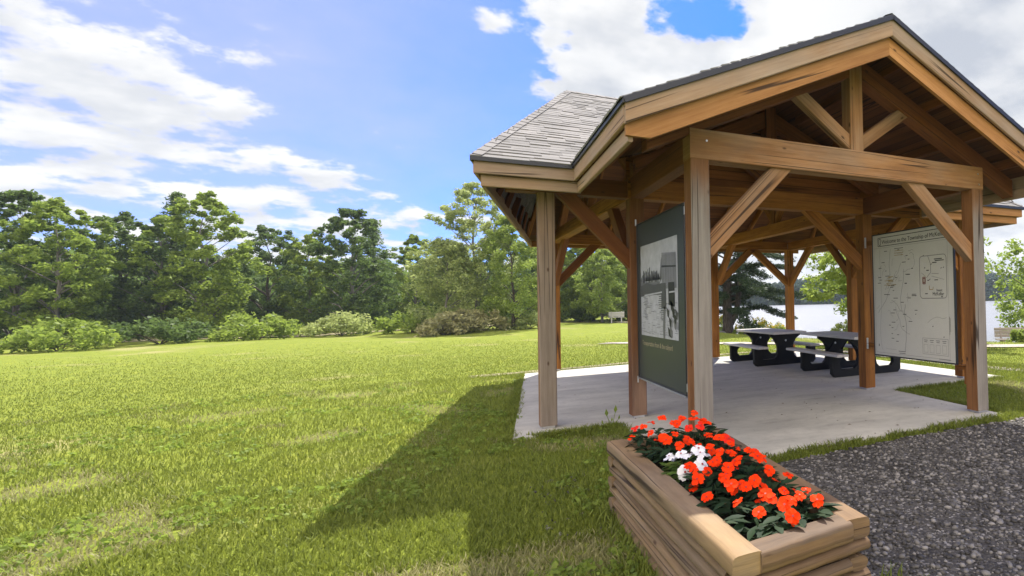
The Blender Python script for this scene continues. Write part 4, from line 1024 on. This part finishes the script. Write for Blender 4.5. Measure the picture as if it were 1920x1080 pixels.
wl2 = ['dark tree behind the gap between the two pale trees', 'dark tree left of the tall pale tree', 'mid green tree of the left wood, at the left of the leaning pale tree', 'dark tree of the left wood, third from the pale trees', 'mid green tree of the left wood, fourth from the pale trees', 'round dark tree of the left wood, fifth from the pale trees', 'tall mid green tree in the middle of the left wood', 'dark tree left of the tall mid green tree in the left wood', 'round dark tree near the left edge of the picture', 'mid green tree near the left edge of the picture', 'leftmost dark tree at the left edge of the picture']
for i, lab in enumerate(wl2): wood_tree((0, 1, 1, 0, 1, 2, 1, 0, 2, 1, 0)[i], 935-i*92+(i % 3)*14, 58+3.5*(i % 3)-i*.6, (8.2, 7.6, 8.4, 9.6, 7.8, 8.6, 9.8, 8.2, 8.8, 8.0, 9.0)[i], lab)
cl = ['dark spire shaped spruce behind the yellow green tree', 'pointed spruce showing above the left wood, nearer the pavilion', 'pointed spruce showing above the left wood, nearer the picture edge']
c0 = conifer('spruce_tree', cl[0], atz(1000, 66), 9.8, 2.2, .4, 51, 'spruces in the wood', 110, L_DEEP)
for (px, ds, s), lab in zip(((700, 64, 1.05), (330, 60, 1.1)), cl[1:]): dup(c0, lab, atz(px, ds), 1.3*px, s, 'spruces in the wood')
Pw = polar(900, 72, 120, -34, 19); Cw = []; Rw = []
for f, r0 in ((.12, .30), (.35, .30), (.6, .26), (.82, .17)):
    hh = np.random.default_rng(3).uniform(5.5, 8.5, len(Pw)); Cw.append(np.column_stack([Pw+rng.normal(0, .4, Pw.shape), hh*f])); Rw.append(hh*r0)
struct(facemesh('far_wood', leaves(np.concatenate(Cw), np.concatenate(Rw), 26, .75, .7, .6), L_DEEP), 'stuff')
# bushes and tall grass in front of the wood
def bush(name, label, loc, H, Rc, lm, seed, ls=.16, ncl=34, nl=60, bloom=None, group=None, cat='bush'):
    rr_ = np.random.default_rng(seed); root = thing(name, label, cat, loc, 0, group); b = MB(); C = []; rad = []
    for i in range(ncl):
        a = rr_.uniform(0, 6.28); e = Rc*math.sqrt(rr_.random()); z = H*(1-.5*(e/Rc)**2)*rr_.uniform(.25, 1); C.append((math.cos(a)*e, math.sin(a)*e, z)); rad.append(.26*Rc*rr_.uniform(.6, 1.3))
        if i % 3 == 0: b.tube([(0, 0, -.05), (math.cos(a)*e*.5, math.sin(a)*e*.5, z*.6), C[-1]], [.02, .014, .006], 4, cap=False)
    b.build('stem', M_BARK, root); C = np.array(C); facemesh('foliage', leaves(C, np.array(rad), nl, ls, .9), lm, root)
    if bloom:
        Cb = C[C[:, 2] > np.quantile(C[:, 2], .5)]+np.array([0, 0, .12]); facemesh('bloom', leaves(Cb, np.full(len(Cb), .16*Rc), 40, ls*.6, 1.2), bloom, root)
    return root
bush('bush', 'dark rounded bush at the foot of the thin trunked yellow green tree', atz(938, 46), 1.5, 1.1, L_DEEP, 61)
for i, (px, ds, h) in enumerate(((868, 42, 1.7), (905, 43, 1.5), (990, 45, 1.35), (835, 41, 1.3))):
    bush('tall_grass_clump', ['pale tall grass clump below the tall pale tree', 'pale tall grass clump between the two pale trees', 'pale tall grass clump right of the thin trunked tree', 'pale tall grass clump at the left end of the bushes'][i], atz(px, ds), h, 1.5, L_GRASSDRY if i != 2 else L_PALE, 70+i, .22, 40, 60, group='tall grass by the wood', cat='grass clump')
for i in range(7): bush('bush', ['low dark bush under the trees left of the far bench', 'low dark bush under the trees right behind the far bench', 'low bush at the left wood edge, nearest the pale grass', 'low bush at the left wood edge, second from the pale grass', 'low bush in the middle of the left wood edge', 'low bush at the left wood edge, second from the picture edge', 'low bush at the left wood edge, by the picture edge'][i], atz((1085, 1178, 770, 640, 480, 300, 110)[i], (56, 57, 46, 48, 46, 47, 45)[i]), 1.5, 1.9, (L_DEEP, L_DEEP, L_MID, L_PALE, L_MID, L_DEEP, L_MID)[i], 80+i, .24, 44, 60)
# lake side: dark white pine
def white_pine(label, loc, H, seed):
    rr_ = np.random.default_rng(seed); root = thing('pine_tree', label, 'tree', loc)
    b = MB(); tp = [(0, 0, -.2), (.03, 0, .9), (.0, .05, 2.2), (.1, .0, 4.5), (.0, .1, 7.5), (.05, 0, H)]; tr = [.46, .33, .29, .24, .15, .03]
    b.tube(tp, tr, 10); b.tube([(.08, 0, .8), (.55, -.2, 1.7), (.75, -.25, 3.2), (.8, -.2, 6)], [.24, .2, .16, .05], 8)
    C = []; rad = []
    for i in range(66):
        f = i/66; z = 1.5+(H-1.7)*f; L = (4.7*(1-f)**.7+.5)*rr_.uniform(.6, 1.15); a = i*2.399+rr_.uniform(-.4, .4); sag = rr_.uniform(-.25, .10) if f < .4 else rr_.uniform(-.05, .3)
        s = Vector((0, 0, z)); e = Vector((math.cos(a)*L, math.sin(a)*L, z+L*sag)); md = s.lerp(e, .5)+Vector((0, 0, .12*L))
        b.tube([s, md, e], [.075*(1.2-f), .045, .01], 5, cap=False)
        for q in np.linspace(.25, 1, max(3, int(L/.42))):
            c = (s.lerp(md, q*2) if q < .5 else md.lerp(e, q*2-1)); sd2 = (e-s).cross(Vector((0, 0, 1))).normalized()
            for kk in (-1, 0, 1):
                C.append(tuple(c+sd2*kk*.36*q*rr_.uniform(.5, 1.3)+Vector((0, 0, rr_.uniform(.0, .12))))); rad.append(rr_.uniform(.26, .46))
    b.build('trunk', M_BARK, root, smooth=True)
    facemesh('crown', leaves(np.array(C), np.array(rad), 60, .22, .5, .25), L_PINE, root); return root
white_pine('large dark pine with layered boughs and a stout trunk beside the lake', atz(1363, 34.5), 11, 5)
# feathery lime tree behind the map panel, and the lakeside tree at the right edge
def feathery(label, loc, H, Rc, zb, seed, m, bm):
    rr_ = np.random.default_rng(seed); root = thing('feathery_tree', label, 'tree', loc); b = MB()
    tp = [(0, 0, -.1), (.05, 0, H*.3), (-.05, .1, H*.6), (0, 0, H*.9)]; b.tube(tp, [.2, .15, .1, .03], 9); C = []; rad = []
    for i in range(46):
        f = (i+.5)/46; z = zb+(H-zb)*f; L = Rc*(math.sin(math.pi*(.18+.8*f))**.6)*rr_.uniform(.65, 1.1); a = i*2.399+rr_.uniform(-.3, .3); s = Vector((0, 0, max(.5, z-.15*L)))
        e = Vector((math.cos(a)*L, math.sin(a)*L, z+rr_.uniform(-.15, .1)*L)); md = s.lerp(e, .55)+Vector((0, 0, .12*L)); b.tube([s, md, e], [.05, .03, .006], 5, cap=False)
        for q in np.linspace(.25, 1, max(3, int(L/.36))):
            c = s.lerp(md, q*2) if q < .5 else md.lerp(e, q*2-1)
            for kk in range(3): C.append(tuple(c+Vector(rr_.normal(0, .2, 3))*Vector((1, 1, .5)).length*.5)); rad.append(rr_.uniform(.2, .38))
    b.build('trunk', bm, root, smooth=True); facemesh('crown', leaves(np.array(C), np.array(rad), 34, .17, .6, .45), m, root); return root
feathery('light green feathery tree behind the white map panel, reaching over the lake', atz(1672, 22.5), 5.6, 3.5, 1.5, 15, L_LIME, M_BARK)
tree('lakeside_tree', 'green leafy tree over the lakeshore at the right edge, behind the slatted bench', atz(1975, 33), 7.4, 3.0, 1.3, L_MID, M_BARK, 150, 80, .22, 41, 'round', trunk=.2, clr=.2)
# far forest on the other shore
Pf = np.stack([rng.uniform(8, 66, 4200), rng.uniform(196, 330, 4200)], 1); a = np.radians(Pf[:, 0]); XY = np.stack([np.sin(a)*Pf[:, 1]-2.25, np.cos(a)*Pf[:, 1]-5.84], 1)
tt = np.linspace(0, 1, 700); nearfar = np.concatenate([LAKE[11]+(LAKE[12]-LAKE[11])*tt[:, None], LAKE[12]+(LAKE[13]-LAKE[12])*tt[:, None], LAKE[10]+(LAKE[11]-LAKE[10])*tt[:, None], LAKE[13]+(LAKE[0]-LAKE[13])*tt[:, None]*.35])
XY = np.concatenate([XY, nearfar+rng.normal(0, 3.5, nearfar.shape)])
ok = lake_sd(XY) < -.2; XY = XY[ok]; zf_ = ground_z(XY); H_ = rng.uniform(4.5, 8.0, len(XY)); C = []; rad = []
for f, r0 in ((.04, .26), (.15, .30), (.38, .26), (.6, .2), (.8, .13), (.95, .07)):
    con = (np.arange(len(XY)) % 2 == 0); rf = np.where(con, r0, r0*.4+.2*math.sin(math.pi*min(1, f*.9+.05)))
    C.append(np.column_stack([XY+rng.normal(0, .25, XY.shape), zf_+H_*f])); rad.append(H_*rf)
Vf = leaves(np.concatenate(C), np.concatenate(rad), 13, 1.5, .6, .6); struct(facemesh('distant_forest', Vf, L_FAR), 'stuff')

# ------------------------------------------------------------------ shore details
def bench(label, loc, rz, w_=2.0, back=True, m=W_BENCH):
    t_ = thing('park_bench', label, 'bench', loc, rz)
    b = MB()
    for i in range(4): b.box((-w_/2, -.22+i*.13, .50), (w_/2, -.11+i*.13, .545), bev=.008)
    b.build('seat', m, t_)
    if back:
        b = MB()
        for i in range(3): b.beam((-w_/2, .30+i*.03, .66+i*.135), (w_/2, .30+i*.03, .66+i*.135), .04, .125, bev=.008)
        b.build('backrest', m, t_)
    for sx in (-w_/2+.25, w_/2-.25):
        b = MB(); b.box((sx-.05, -.2, 0), (sx+.05, -.1, .5)); b.box((sx-.05, .2, 0), (sx+.05, .3, .5), axis=2); b.box((sx-.05, -.22, .40), (sx+.05, .3, .49), axis=1)
        if back: b.beam((sx, .22, .45), (sx, .41, 1.02), .07, .05)
        b.build('leg', m, t_)
    return t_
x, y, z = atz(1918, 25.2); bench('weathered slatted bench facing the lake at the right edge', (x, y, z), R(140)+math.pi, 2.2)
x, y, z = atz(1155, 51); bench('small pale grey bench at the edge of the far wood', (x, y, z), R(-12)+math.pi, 1.35, True, plain('pale_bench_paint', (.42, .41, .40), .7))
x, y, z = atz(1372, 39.5)
bench('low backless bench by the water, half behind the pine trunk', (x, y, max(z, -.05)), R(-22), 2.6, False, M_BARK)
def boulder(label, loc, r_, seed):
    bm = bmesh.new(); bmesh.ops.create_icosphere(bm, subdivisions=3, radius=1)
    for v in bm.verts:
        n = mnoise.noise(v.co*1.3+Vector((seed*3.1, 0, 0)))*.35+mnoise.noise(v.co*3+Vector((0, seed, 0)))*.12
        v.co *= (1+n); v.co = Vector((v.co.x*r_*1.3, v.co.y*r_, v.co.z*r_*.7+r_*.3))
    me = bpy.data.meshes.new('boulder'); bm.to_mesh(me); bm.free(); me.materials.append(M_ROCK)
    for p_ in me.polygons: p_.use_smooth = True
    o = bpy.data.objects.new('boulder', me); COL.objects.link(o); o.location = loc; return tag(o, label, 'rock', 'boulders at the pine foot')
for i, (px, ds, r_) in enumerate(((1349, 33.6, .36), (1372, 33.4, .34), (1386, 35.2, .25))):
    boulder(['grey boulder left of the pine trunk', 'grey boulder in front of the pine trunk', 'small grey boulder right of the pine trunk'][i], atz(px, ds), r_, i+2)
for i, (px, ds, h) in enumerate(((1395, 32, .8), (1425, 31, 1.0), (1450, 30.5, .8), (1352, 36, 1.0))):
    x, y = at(px, ds); bush('goldenrod_plant', ['yellow goldenrod clump right of the pine trunk', 'yellow goldenrod clump in the middle of the shore', 'yellow goldenrod clump nearest the back corner post', 'yellow goldenrod clump left behind the pine trunk'][i], (x, y, max(gz(x, y), -.35)), h, .7, L_LIME, 90+i, .12, 30, 40, L_GOLD, 'goldenrod on the shore', 'plant')
x, y = at(1583, 21.5); bush('shrub', 'small grey green shrub on the shore beside the feathery tree', (x, y, gz(x, y)), .95, .55, L_PALE, 97, .1, 30, 50)
x, y = at(1912, 24.0); bush('tall_grass_clump', 'yellow green grass clump under the slatted lake bench', (x, y, gz(x, y)), .55, .5, L_LIME, 98, .13, 26, 40, cat='grass clump')
# weed by the slab
t_ = thing('weed_plant', 'small broad leaved weed growing at the slab edge between two left posts', 'plant', (-.42, 2.22, -.02)); b = MB(); rr = random.Random(4)
for sx, hh in ((-.07, .20), (.05, .24), (0, .12), (.1, .14), (-.13, .1)):
    b.tube([(0, 0, 0), (sx*.6, 0, hh*.6), (sx, 0, hh)], [.006, .005, .003], 5)
    d = Vector((sx*1.2, rr.uniform(-.06, .06), .9)).normalized(); s = d.cross(Vector((0, 1, 0))).normalized(); c = Vector((sx, 0, hh-.02)); L = .12 if hh > .18 else .07
    b.add([c, c+d*L*.45+s*L*.22, c+d*L, c+d*L*.45-s*L*.22], [[0, 1, 2, 3]])
b.build('leaf', L_MID, t_)
# bird over the water
x, y = at(1877, 40); b = MB()
bird = thing('bird', 'small dark bird flying low over the lake at the right', 'bird', (x, y, 1.55), 1.0)
b.tube([(-.22, 0, 0), (-.12, 0, .02), (.03, 0, .03), (.16, 0, .03), (.22, 0, .04), (.29, 0, .03)], [.012, .05, .075, .05, .045, .006], 10); b.build('body', M_BLACK, bird, smooth=True)
for sg in (-1, 1):
    b = MB(); b.prism([(.07, sg*.04, .06), (.10, sg*.22, .18), (-.02, sg*.42, .24), (-.04, sg*.22, .16), (-.08, sg*.04, .05)], (0, 0, .012)); b.build('wing', M_BLACK, bird)

# ------------------------------------------------------------------ summer haze over the lake
hm = bpy.data.materials.new('haze_air'); hm.use_nodes = True; nt = NT(hm.node_tree); nt.n.remove(nt.n['Principled BSDF'])
pv = nt.new('ShaderNodeVolumePrincipled'); pv.inputs['Color'].default_value = (.80, .90, 1, 1); pv.inputs['Density'].default_value = .00045; pv.inputs['Anisotropy'].default_value = .2
nt.l.new(pv.outputs[0], nt.n['Material Output'].inputs['Volume'])
b = MB(); lo, hi = (-420, -420, -6), (520, 520, 42)
b.add([(x, y, z) for z in (lo[2], hi[2]) for x, y in ((lo[0], lo[1]), (hi[0], lo[1]), (hi[0], hi[1]), (lo[0], hi[1]))], [[3, 2, 1, 0], [4, 5, 6, 7], [0, 1, 5, 4], [1, 2, 6, 5], [2, 3, 7, 6], [3, 0, 4, 7]])
struct(b.build('haze', hm), 'stuff')
# ------------------------------------------------------------------ survey units -> metres
Mk = Matrix.Scale(K, 4)
for me in bpy.data.meshes: me.transform(Mk)
for o in S.objects:
    if o.type in ('MESH', 'EMPTY', 'CAMERA'): o.location = o.location*K
    for md in o.modifiers:
        if md.type == 'BEVEL': md.width *= K
for me in list(bpy.data.meshes):
    if me.users == 0: bpy.data.meshes.remove(me)
